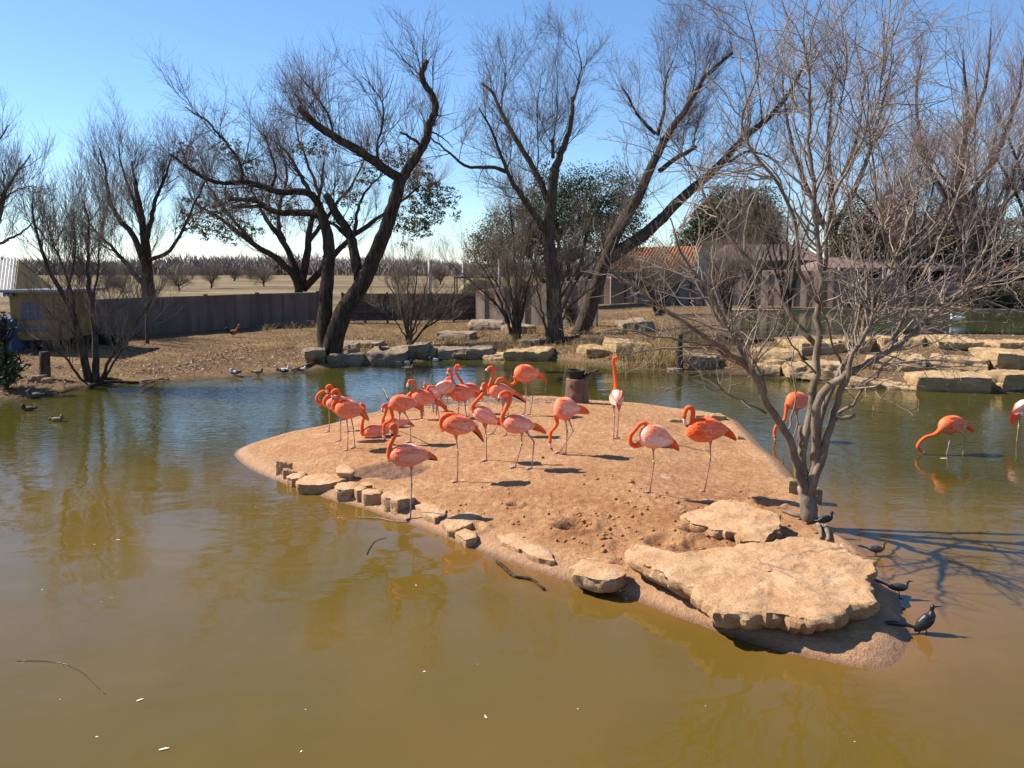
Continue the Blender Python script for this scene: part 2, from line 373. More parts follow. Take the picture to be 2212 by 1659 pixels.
def island_raw(x, y, d):
    z = np.where(d < 0, d * .35, .075 * sm(d / .22) + .012 * sm(d / .5))
    zs = .10 + .17 * sm((d - .3) / 2.4)
    back = sm((y - 10.5) / 3)
    step = sm((d - .30) / .10)
    z = z * (1 - step) + step * (zs - .028 * back * (1 - sm((d - .35) / .5)))
    rg = sm((d - .35) / .4) * (.35 + .65 * sm((11.5 - y) / 3.0) * sm((x + 1.6) / 1.8))
    z = z + rg * (.026 * fbm2(x, y, 2.2, 31, 4) + .030 * np.maximum(fbm2(x, y, 9, 33, 3), -.25) * np.clip(.35 + 1.1 * fbm2(x, y, 1.5, 35, 2), 0, 1.3) + .010 * fbm2(x, y, 38, 37, 2)) + .004 * fbm2(x, y, 27, 36, 2) * sm((d - .35) / .3)
    mx = MUD[0]; mud = 1 - sm((np.hypot((x - mx[0][0]) / mx[1], (y - mx[0][1]) / mx[2]) + .30 * fbm2(x, y, 4, 39, 4) - .62) / .38)
    z = z - .05 * mud + .02 * mud * fbm2(x, y, 16, 38, 2)
    for u, v, r, h in PITS:
        c = G(u, v, .2); q = np.hypot(x - c[0], (y - c[1]) * 1.2) / r
        h = h * 1.7; z = z - h * (1 - sm(q * 1.1)) + .35 * h * np.exp(-((q - 1.15) / .3) ** 2)
    return z, mud, rg
def island_z(x, y):
    x = np.atleast_1d(np.asarray(x, float)); y = np.atleast_1d(np.asarray(y, float)); d = sdf(x, y)
    return float(island_raw(x, y, d)[0][0])
def GI(u, v):                                            # where the sight line meets the island
    z = .15
    for i in range(20):
        p = G(u, v, z); z = .5 * z + .5 * max(island_z(p[0], p[1]), -.05)
    p = G(u, v, z); p[2] = max(island_z(p[0], p[1]), -.05); return p
st = .026
ax = np.arange(IPs[:, 0].min() - .3, IPs[:, 0].max() + .3, st); ay = np.arange(IPs[:, 1].min() - .3, IPs[:, 1].max() + .3, st)
X, Y = np.meshgrid(ax, ay); D = sdf(X, Y); Z, mud, rg = island_raw(X, Y, D)
n0, n1 = X.shape
keep = D > -.22
cell = keep[:-1, :-1] & keep[1:, :-1] & keep[:-1, 1:] & keep[1:, 1:]
ii = (np.arange(n0 - 1)[:, None] * n1 + np.arange(n1 - 1)[None])[cell]
Q = np.stack([ii, ii + 1, ii + n1 + 1, ii + n1], 1)
used, inv = np.unique(Q, return_inverse=True); Q = inv.reshape(-1, 4)
rim = 1 - sm((D - .20) / .14 + .35 * fbm2(X, Y, 4, 41, 3))
b1 = G(960, 872, .1); grit = np.exp(-(((X - b1[0]) / 2.3) ** 2 + ((Y - b1[1]) / .75) ** 2) * 1.2) * (.75 + .5 * fbm2(X, Y, 3, 43, 3))
grit = np.clip(grit * 1.5 - .15, 0, 1) * (D > .15)
wet = (1 - sm((D - .015) / .10)) * .9 + .25 * mud
zone = np.stack([np.clip(rim, 0, 1), np.clip(mud, 0, 1), grit], -1).reshape(-1, 3)[used]
isl = link('island', npmesh('island', np.c_[X.ravel(), Y.ravel(), Z.ravel()][used], Q, True,
           {'zone': zone, 'wet': np.clip(wet, 0, 1).ravel()[used], 'rough': np.clip(rg, 0, 1).ravel()[used]}), None, M['soil'])
tag(isl, kind='structure')

# ------------------------------------------------------------------ water
wx = np.r_[-np.geomspace(70, 13, 14), axis((-12.5, -6, .5), (-6, 6.5, .12), (6.5, 16, .5)), np.geomspace(17, 70, 12)]
wy = np.r_[axis((-40, 3, 2.5), (3, 18.5, .12), (18.5, 30, .5))]
X, Y = np.meshgrid(wx, wy); D = -sdf(X, Y)
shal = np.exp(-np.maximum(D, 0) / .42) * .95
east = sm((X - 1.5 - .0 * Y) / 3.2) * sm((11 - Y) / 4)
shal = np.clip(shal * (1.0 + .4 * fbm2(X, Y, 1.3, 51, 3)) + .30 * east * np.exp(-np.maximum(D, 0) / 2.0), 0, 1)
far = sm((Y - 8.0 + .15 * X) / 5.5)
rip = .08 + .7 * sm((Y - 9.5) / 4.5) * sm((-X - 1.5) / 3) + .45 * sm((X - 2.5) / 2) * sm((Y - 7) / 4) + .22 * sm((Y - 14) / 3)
rip = np.clip(rip * (.75 + .35 * fbm2(X, Y, .5, 53, 3)), .05, 1)
n0, n1 = X.shape
ii = (np.arange(n0 - 1)[:, None] * n1 + np.arange(n1 - 1)[None]).ravel()
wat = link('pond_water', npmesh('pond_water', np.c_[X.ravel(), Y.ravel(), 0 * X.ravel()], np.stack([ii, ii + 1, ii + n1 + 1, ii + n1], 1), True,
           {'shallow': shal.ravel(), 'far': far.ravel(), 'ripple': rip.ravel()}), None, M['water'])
tag(wat, kind='structure')
X, Y = np.meshgrid(np.linspace(P2X0 - .6, 46, 40), np.linspace(P2Y0 - .6, P2Y1 + .4, 20)); n0, n1 = X.shape
ii = (np.arange(n0 - 1)[:, None] * n1 + np.arange(n1 - 1)[None]).ravel()
w2 = link('upper_pond_water', npmesh('upper_pond_water', np.c_[X.ravel(), Y.ravel(), 0 * X.ravel() + .76], np.stack([ii, ii + 1, ii + n1 + 1, ii + n1], 1), True,
          {'ripple': np.full(X.size, .22)}), None, M['water2'])
tag(w2, kind='structure')
# ------------------------------------------------------------------ bare trees
def resample(P, n): return smooth_path(P, n)
def spawn(P, Rr, N, t0, t1, ang, up, ln, m, rk, rend, wig, rng, taper=.5, out=None, zig=0.0):
    """N shoots off the paths P (n,m,3): start between t0..t1, leave at ang, bend up."""
    n, mm, _ = P.shape
    L = np.linalg.norm(np.diff(P, axis=1), axis=2).sum(1)
    k = rng.choice(n, N, p=L / L.sum()); t = rng.uniform(t0, t1, N)
    f = t * (mm - 1); i = np.minimum(f.astype(int), mm - 2); g = (f - i)[:, None]
    p = P[k, i] * (1 - g) + P[k, i + 1] * g; T = nrm(P[k, i + 1] - P[k, i])
    r = Rr[k, i] * (1 - g[:, 0]) + Rr[k, i + 1] * g[:, 0]
    a = np.radians(rng.uniform(ang[0], ang[1], N))[:, None]
    rv = rng.normal(size=(N, 3)); pe = nrm(rv - (rv * T).sum(1, keepdims=True) * T)
    pe = nrm(pe + np.array([0, 0, .45 * up])[None] * 1.2)
    d = nrm(np.cos(a) * T + np.sin(a) * pe)
    l = rng.uniform(ln[0], ln[1], N) * (1 - taper * t)
    q = np.zeros((N, m + 1, 3)); q[:, 0] = p; st = (l / m)[:, None]
    for j in range(m):
        d = nrm(d + np.array([0, 0, up])[None] / m * 1.6 + rng.normal(size=(N, 3)) * wig)
        dd = d
        if zig: dd = nrm(d + rng.normal(size=(N, 3)) * zig)
        q[:, j + 1] = q[:, j] + st * dd
    r0 = np.minimum(r * rk[0], rk[1]); s = np.linspace(0, 1, m + 1)[None]
    R2 = r0[:, None] * (1 - s) + np.minimum(r0, rend)[:, None] * s
    return q, R2
def limb(pts, w0, w1, yb, d0=0.0, d1=0.0, n=18, wig=0.0, rng=None):
    """A limb read off the photo: picture points, thickness in picture units, distance yb plus an offset running d0..d1."""
    m = len(pts); L = np.r_[0, np.cumsum([math.hypot(pts[i + 1][0] - pts[i][0], pts[i + 1][1] - pts[i][1]) for i in range(m - 1)])]; L = L / L[-1]
    P = np.array([W(u, v, yb + d0 + (d1 - d0) * t) for (u, v), t in zip(pts, L)])
    P = smooth_path(P, n)
    if wig: P[1:] += rng.normal(size=(n - 1, 3)) * wig
    rad = np.array([(w0 + (w1 - w0) * t) / 2 / ppm(p) for t, p in zip(np.linspace(0, 1, n), P)])
    return P, rad
def tree(name, label, base, limbs, barkm, twigm, levels, rng, k=8, cat='tree', group=None, bark_rough=.06, ring=None, twk=3):
    """limbs: list of (P, r). levels: list of dicts for spawn; each level grows off the ones named."""
    root = empty(name, tuple(base)); tag(root, label, cat, group)
    mb = MB()
    for P, r in limbs:
        mb.tubes(P, r, k if r.max() > .05 else 5, None, True, bark_rough if r.max() > .05 else .02, rng)
    mb.build('trunk', barkm, root)
    LP = np.array([resample(P, 18) for P, r in limbs]); LR = np.array([np.interp(np.linspace(0, 1, 18), np.linspace(0, 1, len(r)), r) for P, r in limbs])
    pools = {0: (LP, LR)}; cb = MB()
    for i, lv in enumerate(levels, 1):
        src = pools[lv.get('src', i - 1)]
        P0, R0 = src
        if 'sel' in lv: P0, R0 = P0[lv['sel']], R0[lv['sel']]
        q, r = spawn(P0, R0, lv['N'], lv.get('t', (.15, 1))[0], lv.get('t', (.15, 1))[1], lv.get('ang', (25, 60)), lv.get('up', .4), lv['len'], lv.get('m', 5),
                     lv.get('rk', (.6, .02)), lv.get('rend', .002), lv.get('wig', .08), rng, lv.get('taper', .4), zig=lv.get('zig', 0))
        pools[i] = (q, r)
        cb.tubes(q, r, lv.get('k', twk))
    crown = cb.build('crown', twigm, root)
    return root, pools
def leaf_quads(C0, size, rng, flat=0.0, aspect=.55):
    N = len(C0); a = nrm(rng.normal(size=(N, 3))); rv = rng.normal(size=(N, 3)); b = nrm(np.cross(a, rv))
    if flat: a[:, 2] *= (1 - flat); b[:, 2] *= (1 - flat)
    s = (size * rng.uniform(.6, 1.3, N))[:, None]
    a = a * s; b = b * s * aspect
    V = np.stack([C0 - a, C0 + b * .9, C0 + a, C0 - b * .9], 1).reshape(-1, 3)
    return V, np.arange(N * 4).reshape(-1, 4)
def clump_cloud(cent, rad, nclump, per, rng, csize, shell=.55):
    """leaf positions grouped in clumps filling an uneven ellipsoid"""
    d = nrm(rng.normal(size=(nclump, 3))); r = rng.uniform(shell ** 3, 1, nclump) ** (1 / 3)
    wob = 1 + .22 * np.sin(d[:, 0] * 5 + cent[0]) + .18 * np.sin(d[:, 2] * 7 + d[:, 1] * 4 + cent[1])
    c = np.asarray(cent) + d * r[:, None] * wob[:, None] * np.asarray(rad)
    cs = csize * rng.uniform(.5, 1.4, nclump)
    p = c[:, None] + rng.normal(size=(nclump, per, 3)) * cs[:, None, None] * np.array([1, 1, .65]) * .55
    return p.reshape(-1, 3)
def evergreen(name, label, u, vbase, y, lobes, leafm, nclump, per, csize, leaf, seed, trunkw=14, twigm=None, cat='tree'):
    rng = np.random.default_rng(seed)
    b = W(u, vbase, y); b[2] = float(ground_z(b[0], b[1])) - .05
    root = empty(name, tuple(b)); tag(root, label, cat)
    tb = MB(); cb = MB(); top = []
    for (lu, lv, ru, rv, dy, frac) in lobes:
        c = W(lu, lv, y + dy); s = ppm(c)
        pts = np.array([b, b * .45 + c * .55 + np.array([0, 0, -.15 * abs(c[2] - b[2])]), c]); P = smooth_path(pts, 10)
        tb.tubes(P, np.linspace(trunkw / s / 2, .03, 10), 6, None, True, .08, rng)
        V, Qd = leaf_quads(clump_cloud(c, (ru / s, min(ru, rv) / s * 1.1, rv / s), int(nclump * frac), per, rng, csize), leaf, rng)
        cb.add(V, Qd)
        q = P[None, 3:]; 
        d = nrm(rng.normal(size=(40, 3))) * np.array((ru / s, ru / s, rv / s)) * .95
        for e in d:
            pp = smooth_path(np.array([P[6], c + e * .55 + rng.normal(size=3) * .1, c + e]), 6); tb.tubes(pp, np.linspace(.035, .008, 6), 4)
    tb.build('trunk', M['bark_dark'], root); cb.build('crown', leafm, root, False)
    return root

rng = np.random.default_rng(7)
def c1(x, y): return (338 + x * .4445, 76.8 + y * .4445)
def c2(x, y): return (952 + x * .4628, 46 + y * .4628)
def c3(x, y): return (1505.3 + x * .509, 307.2 + y * .509)
def c4(x, y): return (x * .3705, 291.8 + y * .3705)
def px(f, *pts): return [f(*p) for p in pts]

# --- the big willow at the left shore
yb = GT(712, 782)[1] + .25
Lm = []
def add(f, pts, w0, w1, d0=0., d1=0., n=20): Lm.append(limb(px(f, *pts), w0, w1, yb, d0, d1, n, .012, rng))
add(c1, [(828, 1590), (822, 1500), (818, 1400), (830, 1200), (842, 1050), (822, 930), (785, 820)], 36, 21, .1, .4, 26)
add(c1, [(846, 1600), (862, 1480), (905, 1350), (990, 1220), (1050, 1100), (1110, 950), (1150, 830), (1192, 690)], 44, 25, 0, -.5, 30)
add(c1, [(795, 840), (740, 765), (600, 762), (500, 732), (420, 712), (320, 716), (200, 672), (70, 575)], 17, 5, .4, -1.0, 24)
add(c1, [(420, 714), (405, 620), (350, 530), (300, 480), (250, 420), (140, 350)], 8, 2.5, -.5, .2)
add(c1, [(800, 870), (700, 862), (600, 862), (530, 832), (480, 802), (345, 795)], 17, 9, .4, 1.2)
add(c1, [(520, 830), (440, 830), (370, 838)], 8, 6, .9, 1.0, 8)
add(c1, [(760, 790), (700, 680), (650, 590), (600, 535)], 12, 4, .4, 2.0)
add(c1, [(985, 1190), (962, 1050), (930, 950), (880, 870), (828, 775)], 23, 17, -.2, .3)
add(c1, [(940, 990), (880, 930), (830, 900)], 10, 6, 0, .3, 8)
add(c1, [(1190, 700), (1100, 640), (1000, 570), (900, 510), (800, 450), (730, 390), (692, 345)], 21, 14, -.5, -1.2, 22)
add(c1, [(1188, 702), (1262, 590), (1310, 510), (1326, 440), (1352, 370), (1350, 310), (1318, 258), (1285, 195), (1290, 180), (1314, 122)], 22, 11, -.5, .2, 40)
add(c1, [(1292, 540), (1250, 505), (1180, 470)], 8, 4, -.4, -.7, 8)
add(c1, [(858, 490), (840, 400), (795, 320), (700, 200)], 6, 2, -1.0, -.6, 12)
add(c1, [(1078, 612), (1075, 520), (1100, 420), (1095, 320), (1000, 195)], 6, 1.5, -.7, -.6, 14)
add(c1, [(1097, 325), (1130, 260), (1155, 190)], 2.5, 1.2, -.6, -.4, 8)
add(c1, [(560, 735), (580, 680), (560, 580), (520, 470)], 7, 2.5, .2, .8, 12)
add(c1, [(1340, 470), (1400, 500), (1440, 545)], 4, 1.5, -.2, .3, 8)
add(c1, [(850, 1560), (900, 1610), (960, 1625)], 20, 6, 0, -.2, 8)
add(c1, [(825, 1560), (790, 1600), (750, 1620), (660, 1655)], 16, 6, 0, -.5, 10)
nl = len(Lm)
tree('willow_tree', 'big dark bare willow at the left shore with a forked trunk and thick sawn-off limbs', GT(712, 782), Lm, M['bark_dark'], M['twig_willow'], [
    dict(N=130, src=0, sel=list(range(2, 17)), t=(.12, 1), ang=(30, 90), up=.42, len=(.8, 2.5), m=7, rk=(.42, .020), rend=.004, wig=.15, taper=.25, k=4),
    dict(N=1250, t=(.1, 1), ang=(22, 70), up=.26, len=(.4, 1.4), m=6, rk=(.6, .008), rend=.003, wig=.09),
    dict(N=7500, t=(.05, 1), ang=(20, 62), up=.18, len=(.25, .9), m=4, rk=(.7, .0036), rend=.0018, wig=.10),
    dict(N=260, src=0, sel=list(range(9, 14)), t=(.05, 1), ang=(40, 80), up=.9, len=(.8, 2.2), m=5, rk=(.3, .008), rend=.003, wig=.08),
], rng, 10, bark_rough=.07)

# --- tall forked tree on the middle bank
yb = GT(1200, 742)[1] + .2
Lm = []
add(c2, [(545, 1520), (536, 1430), (520, 1200), (506, 1050), (502, 950), (524, 760), (532, 685)], 36, 21, 0, -.2, 26)
add(c2, [(532, 690), (570, 600), (610, 470), (615, 350)], 18, 5, -.2, -.5, 14)
add(c2, [(615, 380), (640, 300), (655, 200), (630, 90)], 5, 1.5, -.5, -.2, 10)
add(c2, [(524, 640), (518, 556)], 9, 7, -.2, -.2, 6)
add(c2, [(520, 610), (540, 450), (545, 280), (530, 150)], 3, 1.2, -.2, .4, 12)
add(c2, [(504, 850), (452, 720), (400, 630), (340, 530), (290, 440), (240, 330), (192, 288)], 16, 6, -.1, .6, 22)
add(c2, [(492, 985), (470, 950), (402, 850), (330, 740), (280, 630), (230, 490), (176, 405)], 15, 3, -.1, -.9, 22)
add(c2, [(305, 702), (240, 680), (130, 680), (60, 630), (-10, 575), (-75, 520)], 9, 2.5, -.5, -1.3, 16)
add(c2, [(285, 430), (290, 330), (300, 220), (270, 110)], 4, 1.2, .5, .8, 10)
add(c2, [(450, 730), (455, 560), (450, 400), (470, 280)], 3.5, 1.2, .2, .8, 10)
add(c2, [(545, 1500), (600, 1480), (650, 1470)], 14, 6, 0, -.3, 8)
tree('bare_tree', 'tall bare tree with an upright dark trunk forking into raised limbs on the middle bank', GT(1200, 742), Lm, M['bark_tree'], M['twig_willow'], [
    dict(N=105, src=0, sel=list(range(1, 10)), t=(.15, 1), ang=(28, 80), up=.45, len=(.7, 2.3), m=7, rk=(.45, .016), rend=.004, wig=.13, taper=.2, k=4),
    dict(N=900, t=(.1, 1), ang=(22, 68), up=.3, len=(.4, 1.4), m=5, rk=(.6, .007), rend=.003, wig=.09),
    dict(N=5600, t=(.05, 1), ang=(20, 60), up=.2, len=(.3, .9), m=4, rk=(.7, .0036), rend=.0018, wig=.1),
], rng, 10)

# --- leaning tree behind it
yb = GT(1262, 722)[1] + .2
Lm = []
add(c2, [(640, 1470), (665, 1420), (712, 1280), (770, 1110), (840, 950), (920, 820), (1000, 650), (1060, 530), (1150, 400), (1230, 270), (1310, 190), (1362, 142)], 38, 6, 0, -.8, 36)
add(c2, [(785, 1105), (900, 1030), (1000, 950), (1100, 850), (1200, 760), (1300, 670), (1420, 540), (1550, 430), (1640, 310), (1692, 205)], 29, 7, -.2, -1.6, 32)
add(c2, [(1012, 530), (1040, 420), (1050, 280), (1082, 185)], 9, 3, -.5, .2, 12)
add(c2, [(1002, 525), (920, 440), (868, 338), (840, 300)], 8, 2.5, -.5, -.9, 12)
add(c2, [(1020, 700), (1100, 640), (1192, 588)], 11, 8, -.5, -.2, 8)
add(c2, [(1180, 600), (1190, 520), (1215, 440)], 3, 1.5, -.3, 0, 8)
add(c2, [(1340, 660), (1430, 610), (1500, 620), (1580, 660)], 7, 3, -1.2, -1.8, 10)
add(c2, [(1150, 410), (1180, 300), (1190, 180), (1160, 60)], 4, 1.2, -.5, -.3, 10)
add(c2, [(1500, 470), (1490, 350), (1470, 240), (1480, 120)], 4, 1.2, -1.4, -1.3, 10)
tree('leaning_tree', 'leaning bare tree whose thick trunk splits into two limbs slanting right over the tiled roof', GT(1262, 722), Lm, M['bark_tree'], M['twig_willow'], [
    dict(N=140, src=0, t=(.38, 1), ang=(30, 85), up=.48, len=(.8, 2.5), m=7, rk=(.4, .016), rend=.004, wig=.13, taper=.2, k=4),
    dict(N=1350, t=(.1, 1), ang=(22, 68), up=.32, len=(.4, 1.5), m=5, rk=(.6, .007), rend=.003, wig=.09),
    dict(N=8000, t=(.05, 1), ang=(20, 60), up=.22, len=(.3, .95), m=4, rk=(.7, .0036), rend=.0018, wig=.1),
], rng, 10)

# --- pale multi-stemmed tree on the island
fb = GI(1749, 1128); yb = fb[1] + .05
Lm = []
add(c3, [(480, 1625), (478, 1560), (468, 1470)], 37, 33, 0, 0, 10)
add(c3, [(462, 1490), (430, 1390), (400, 1290), (360, 1200), (300, 1120), (265, 1030), (215, 940), (170, 850), (100, 720), (60, 640), (0, 560), (-80, 440), (-100, 330)], 21, 3, 0, -.9, 30)
add(c3, [(455, 1420), (448, 1290), (490, 1100), (505, 900), (520, 700), (532, 560), (508, 380), (496, 200), (482, 100), (470, 0), (480, -120), (470, -300), (450, -480)], 20, 4, 0, .3, 34)
add(c3, [(482, 1500), (498, 1400), (505, 1320), (510, 1120), (600, 1010), (700, 950), (850, 870), (960, 770), (1100, 670), (1250, 580), (1400, 515)], 24, 5, 0, -.8, 30)
add(c3, [(484, 1500), (505, 1340), (522, 1160), (622, 950), (690, 850), (732, 700), (790, 600), (880, 400), (930, 230), (960, 60)], 17, 3, .05, .8, 26)
add(c3, [(484, 1490), (522, 1380), (560, 1220), (600, 1100), (642, 990), (660, 900), (720, 800), (760, 720), (880, 660), (1000, 600)], 19, 3.5, -.05, -.6, 24)
add(c3, [(585, 1180), (620, 1165), (656, 1160)], 12, 9, -.05, -.1, 6)
add(c3, [(600, 1150), (650, 1120), (740, 1010), (835, 905)], 8, 3, -.1, -.5, 10)
# far-left low limbs
def dd(u, v): return (u, v)
add(dd, [(1648, 855), (1620, 797), (1520, 728), (1436, 669), (1389, 636), (1325, 589), (1270, 553), (1231, 525)], 15, 1.6, -.3, -1.4, 26)
add(dd, [(1636, 822), (1620, 786), (1581, 719), (1545, 680), (1492, 600), (1445, 553), (1408, 508)], 11, 1.8, -.3, .7, 20)
add(dd, [(1630, 806), (1611, 791), (1547, 758), (1464, 750), (1395, 758), (1322, 766)], 8, 1.6, -.3, -.7, 18)
add(dd, [(1560, 750), (1520, 745), (1394, 719), (1339, 714), (1270, 722), (1208, 714)], 6, 1.4, -.5, -1.2, 16)
add(dd, [(1655, 893), (1603, 866), (1561, 841), (1520, 797), (1494, 764)], 6, 2, -.2, -.7, 14)
add(dd, [(1561, 841), (1492, 833), (1436, 850), (1403, 878)], 3, 1.2, -.4, -.9, 12)
add(dd, [(1561, 843), (1630, 812), (1662, 806)], 2.5, 1.0, -.45, -.6, 8)
# upper stems
add(c3, [(508, 860), (430, 780), (350, 660), (250, 540), (150, 420), (50, 250), (-10, 130), (-90, 20), (-130, -60)], 13, 2.5, .1, .9, 24)
add(c3, [(520, 680), (450, 560), (410, 320), (330, 150), (230, 20), (190, -100), (260, -320), (200, -600)], 11, 2.2, .1, -.8, 24)
add(c3, [(545, 545), (565, 330), (590, 200), (650, 110), (700, 0), (770, -200), (800, -420), (830, -620)], 10, 2.2, .15, .7, 24)
add(c3, [(850, 870), (852, 800), (892, 690), (872, 560), (800, 400), (760, 200), (735, 0), (720, -300)], 9, 2, -.4, .2, 20)
add(c3, [(960, 770), (1040, 640), (1180, 500), (1300, 380), (1400, 250)], 8, 2, -.5, .4, 16)
add(c3, [(1100, 670), (1180, 540), (1250, 400), (1350, 200), (1420, 40)], 7, 1.8, -.6, -.2, 16)
add(c3, [(735, 690), (720, 620), (690, 430), (640, 250), (600, 60), (620, -200)], 7, 1.8, .3, 1.0, 18)
add(c3, [(790, 600), (900, 480), (1040, 330), (1150, 150), (1230, -50)], 8, 2, .4, 1.1, 18)
add(c3, [(930, 620), (1030, 420), (1120, 200), (1180, -80), (1200, -350)], 7, 1.8, -.5, -.9, 18)
add(c3, [(500, 230), (560, 60), (600, -150), (640, -350), (600, -560)], 6, 1.8, .3, .1, 16)
add(c3, [(486, 110), (420, -60), (400, -250), (340, -450)], 5, 1.6, .3, .6, 14)
add(c3, [(225, 950), (300, 840), (360, 700), (390, 500), (380, 330)], 5, 1.5, -.2, -1.0, 14)
add(c3, [(505, 980), (400, 850), (330, 700), (250, 600)], 5, 1.5, 0, -.9, 12)
add(c3, [(620, 950), (560, 800), (520, 640), (580, 500)], 6, 1.8, .1, -.7, 12)
add(c3, [(380, 1240), (420, 1080), (400, 950), (430, 840)], 5, 2, 0, .5, 12)
add(c3, [(300, 1130), (280, 1000), (200, 880), (60, 830)], 5, 1.6, -.1, -.8, 12)
add(c3, [(440, 1330), (442, 1260), (436, 1205)], 9, 8, 0, -.15, 6)
ILm = Lm
tree('pale_tree', 'pale bare multi-stemmed tree growing on the island shore beside the big slab', fb, Lm, M['bark_smooth'], M['twig_pale'], [
    dict(N=380, src=0, sel=list(range(1, 6)) + list(range(15, len(Lm) - 5)), t=(.40, 1), ang=(28, 72), up=.2, len=(.6, 1.5), m=8, rk=(.55, .0125), rend=.0032, wig=.09, taper=.2, k=4, zig=.12),
    dict(N=1700, t=(.1, 1), ang=(28, 70), up=.14, len=(.25, .9), m=6, rk=(.6, .0055), rend=.0024, wig=.14, zig=.2),
    dict(N=2600, t=(.1, 1), ang=(30, 80), up=.1, len=(.08, .36), m=4, rk=(.7, .0028), rend=.0016, wig=.16, zig=.2),
    dict(N=190, src=0, sel=list(range(7, 15)) + list(range(len(Lm) - 5, len(Lm) - 1)), t=(.2, 1), ang=(30, 80), up=.3, len=(.2, .8), m=6, rk=(.5, .0045), rend=.002, wig=.15, zig=.2),
], rng, 10, bark_rough=.035)

# --- shrubby tree at the left shore
yb = GT(205, 830)[1] + .1
Lm = []
add(c4, [(520, 1440), (470, 1200), (440, 1080), (380, 950), (310, 830), (250, 690), (200, 500), (190, 300)], 18, 2, 0, -.5, 24)
add(c4, [(560, 1440), (556, 1200), (535, 1000), (510, 800), (520, 560), (490, 380)], 16, 2.5, 0, .3, 24)
add(c4, [(435, 1080), (410, 900), (370, 780), (300, 600), (260, 430)], 8, 1.8, 0, .6, 18)
add(c4, [(590, 1440), (640, 1310), (740, 1180), (860, 1000), (905, 920)], 8, 2, 0, -.4, 18)
add(c4, [(600, 1425), (700, 1270), (770, 1190), (840, 1130)], 6, 2, 0, -.9, 14)
add(c4, [(490, 1440), (370, 1290), (280, 1210), (180, 1180)], 7, 2, 0, -.6, 14)
add(c4, [(535, 1010), (570, 800), (580, 600), (620, 420)], 6, 1.5, .1, .9, 16)
add(c4, [(560, 1180), (620, 1060), (700, 1000), (800, 980)], 5, 1.5, .1, -.4, 14)
add(c4, [(380, 950), (420, 800), (440, 620), (420, 430)], 5, 1.5, -.1, -.7, 14)
add(c4, [(470, 1200), (400, 1120), (320, 1060), (250, 1000)], 5, 1.5, 0, -.6, 14)
tree('shore_tree', 'bare shrubby tree with slim upright stems at the left shore before the painted shed', GT(205, 830), Lm, M['bark_tree'], M['twig_grey'], [
    dict(N=150, src=0, t=(.25, 1), ang=(22, 55), up=.55, len=(.8, 2.0), m=6, rk=(.5, .012), rend=.004, wig=.10, taper=.3, k=4),
    dict(N=1500, t=(.1, 1), ang=(18, 50), up=.5, len=(.4, 1.2), m=5, rk=(.6, .006), rend=.003, wig=.1),
    dict(N=5500, t=(.1, 1), ang=(18, 50), up=.4, len=(.2, .6), m=4, rk=(.7, .0036), rend=.002, wig=.12),
], rng, 8)
def auto_tree(name, label, base, stems, barkm, twigm, seed, N=(60, 500, 2600), ln=((.8, 2.2), (.5, 1.3), (.3, .8)), up=(.6, .5, .4), group=None, k=7, cat='tree', tw=(.014, .006, .0036), t0=.3):
    """stems: (picture points, w0, w1, distance, d0, d1)"""
    r = np.random.default_rng(seed); L = [limb(p, a, b_, y, d0, d1, 18, .02, r) for p, a, b_, y, d0, d1 in stems]
    return tree(name, label, base, L, barkm, twigm, [
        dict(N=N[0], src=0, t=(t0, 1), ang=(22, 60), up=up[0], len=ln[0], m=6, rk=(.5, tw[0]), rend=.004, wig=.1, taper=.25, k=4),
        dict(N=N[1], t=(.1, 1), ang=(18, 50), up=up[1], len=ln[1], m=5, rk=(.6, tw[1]), rend=.003, wig=.1),
        dict(N=int(N[2] * (1.05 if N[2] > 4500 else 1.5)), t=(.1, 1), ang=(18, 50), up=up[2], len=ln[2], m=4, rk=(.7, tw[2]), rend=.0022, wig=.12)], r, k, cat, group)
def base_at(u, v, y, sink=.05):
    b = W(u, v, y); b[2] = float(ground_z(b[0], b[1])) - sink; return b
def stemfrom(b, y):                                     # picture position of a ground point
    q = b - np.array((0, 0, CZ)); d = q[1] * cP - q[2] * sP
    return (1106 + F * q[0] / d, 829.5 - F * (q[1] * sP + q[2] * cP) / d)
# tree beyond the dark wall, left
y = 39.; b = base_at(322, 640, y); p0 = stemfrom(b, y)
auto_tree('bare_tree', 'bare spreading tree beyond the dark wall between the shrubby shore tree and the willow', b, [
    ([p0, (320, 620), (316, 573), (315, 521), (300, 440), (285, 350)], 34, 3, y, 0, .5), ([(318, 590), (289, 510), (259, 477), (237, 433), (228, 370), (215, 320)], 16, 3, y, 0, -1),
    ([(316, 520), (327, 477), (333, 440), (355, 385), (375, 330)], 13, 3, y, 0, 1), ([(319, 565), (363, 545), (393, 500), (420, 440), (450, 380)], 10, 2.5, y, 0, -1),
    ([(320, 620), (296, 600), (259, 552), (222, 515), (180, 470)], 12, 2.5, y, 0, .8), ([(316, 545), (300, 470), (270, 380), (255, 320)], 10, 2.5, y, .2, 1.2)],
    M['bark_dark'], M['twig_willow'], 11, (110, 900, 4200), ((1.2, 3.0), (.7, 1.9), (.4, 1.2)), (.5, .4, .35), tw=(.022, .009, .005))
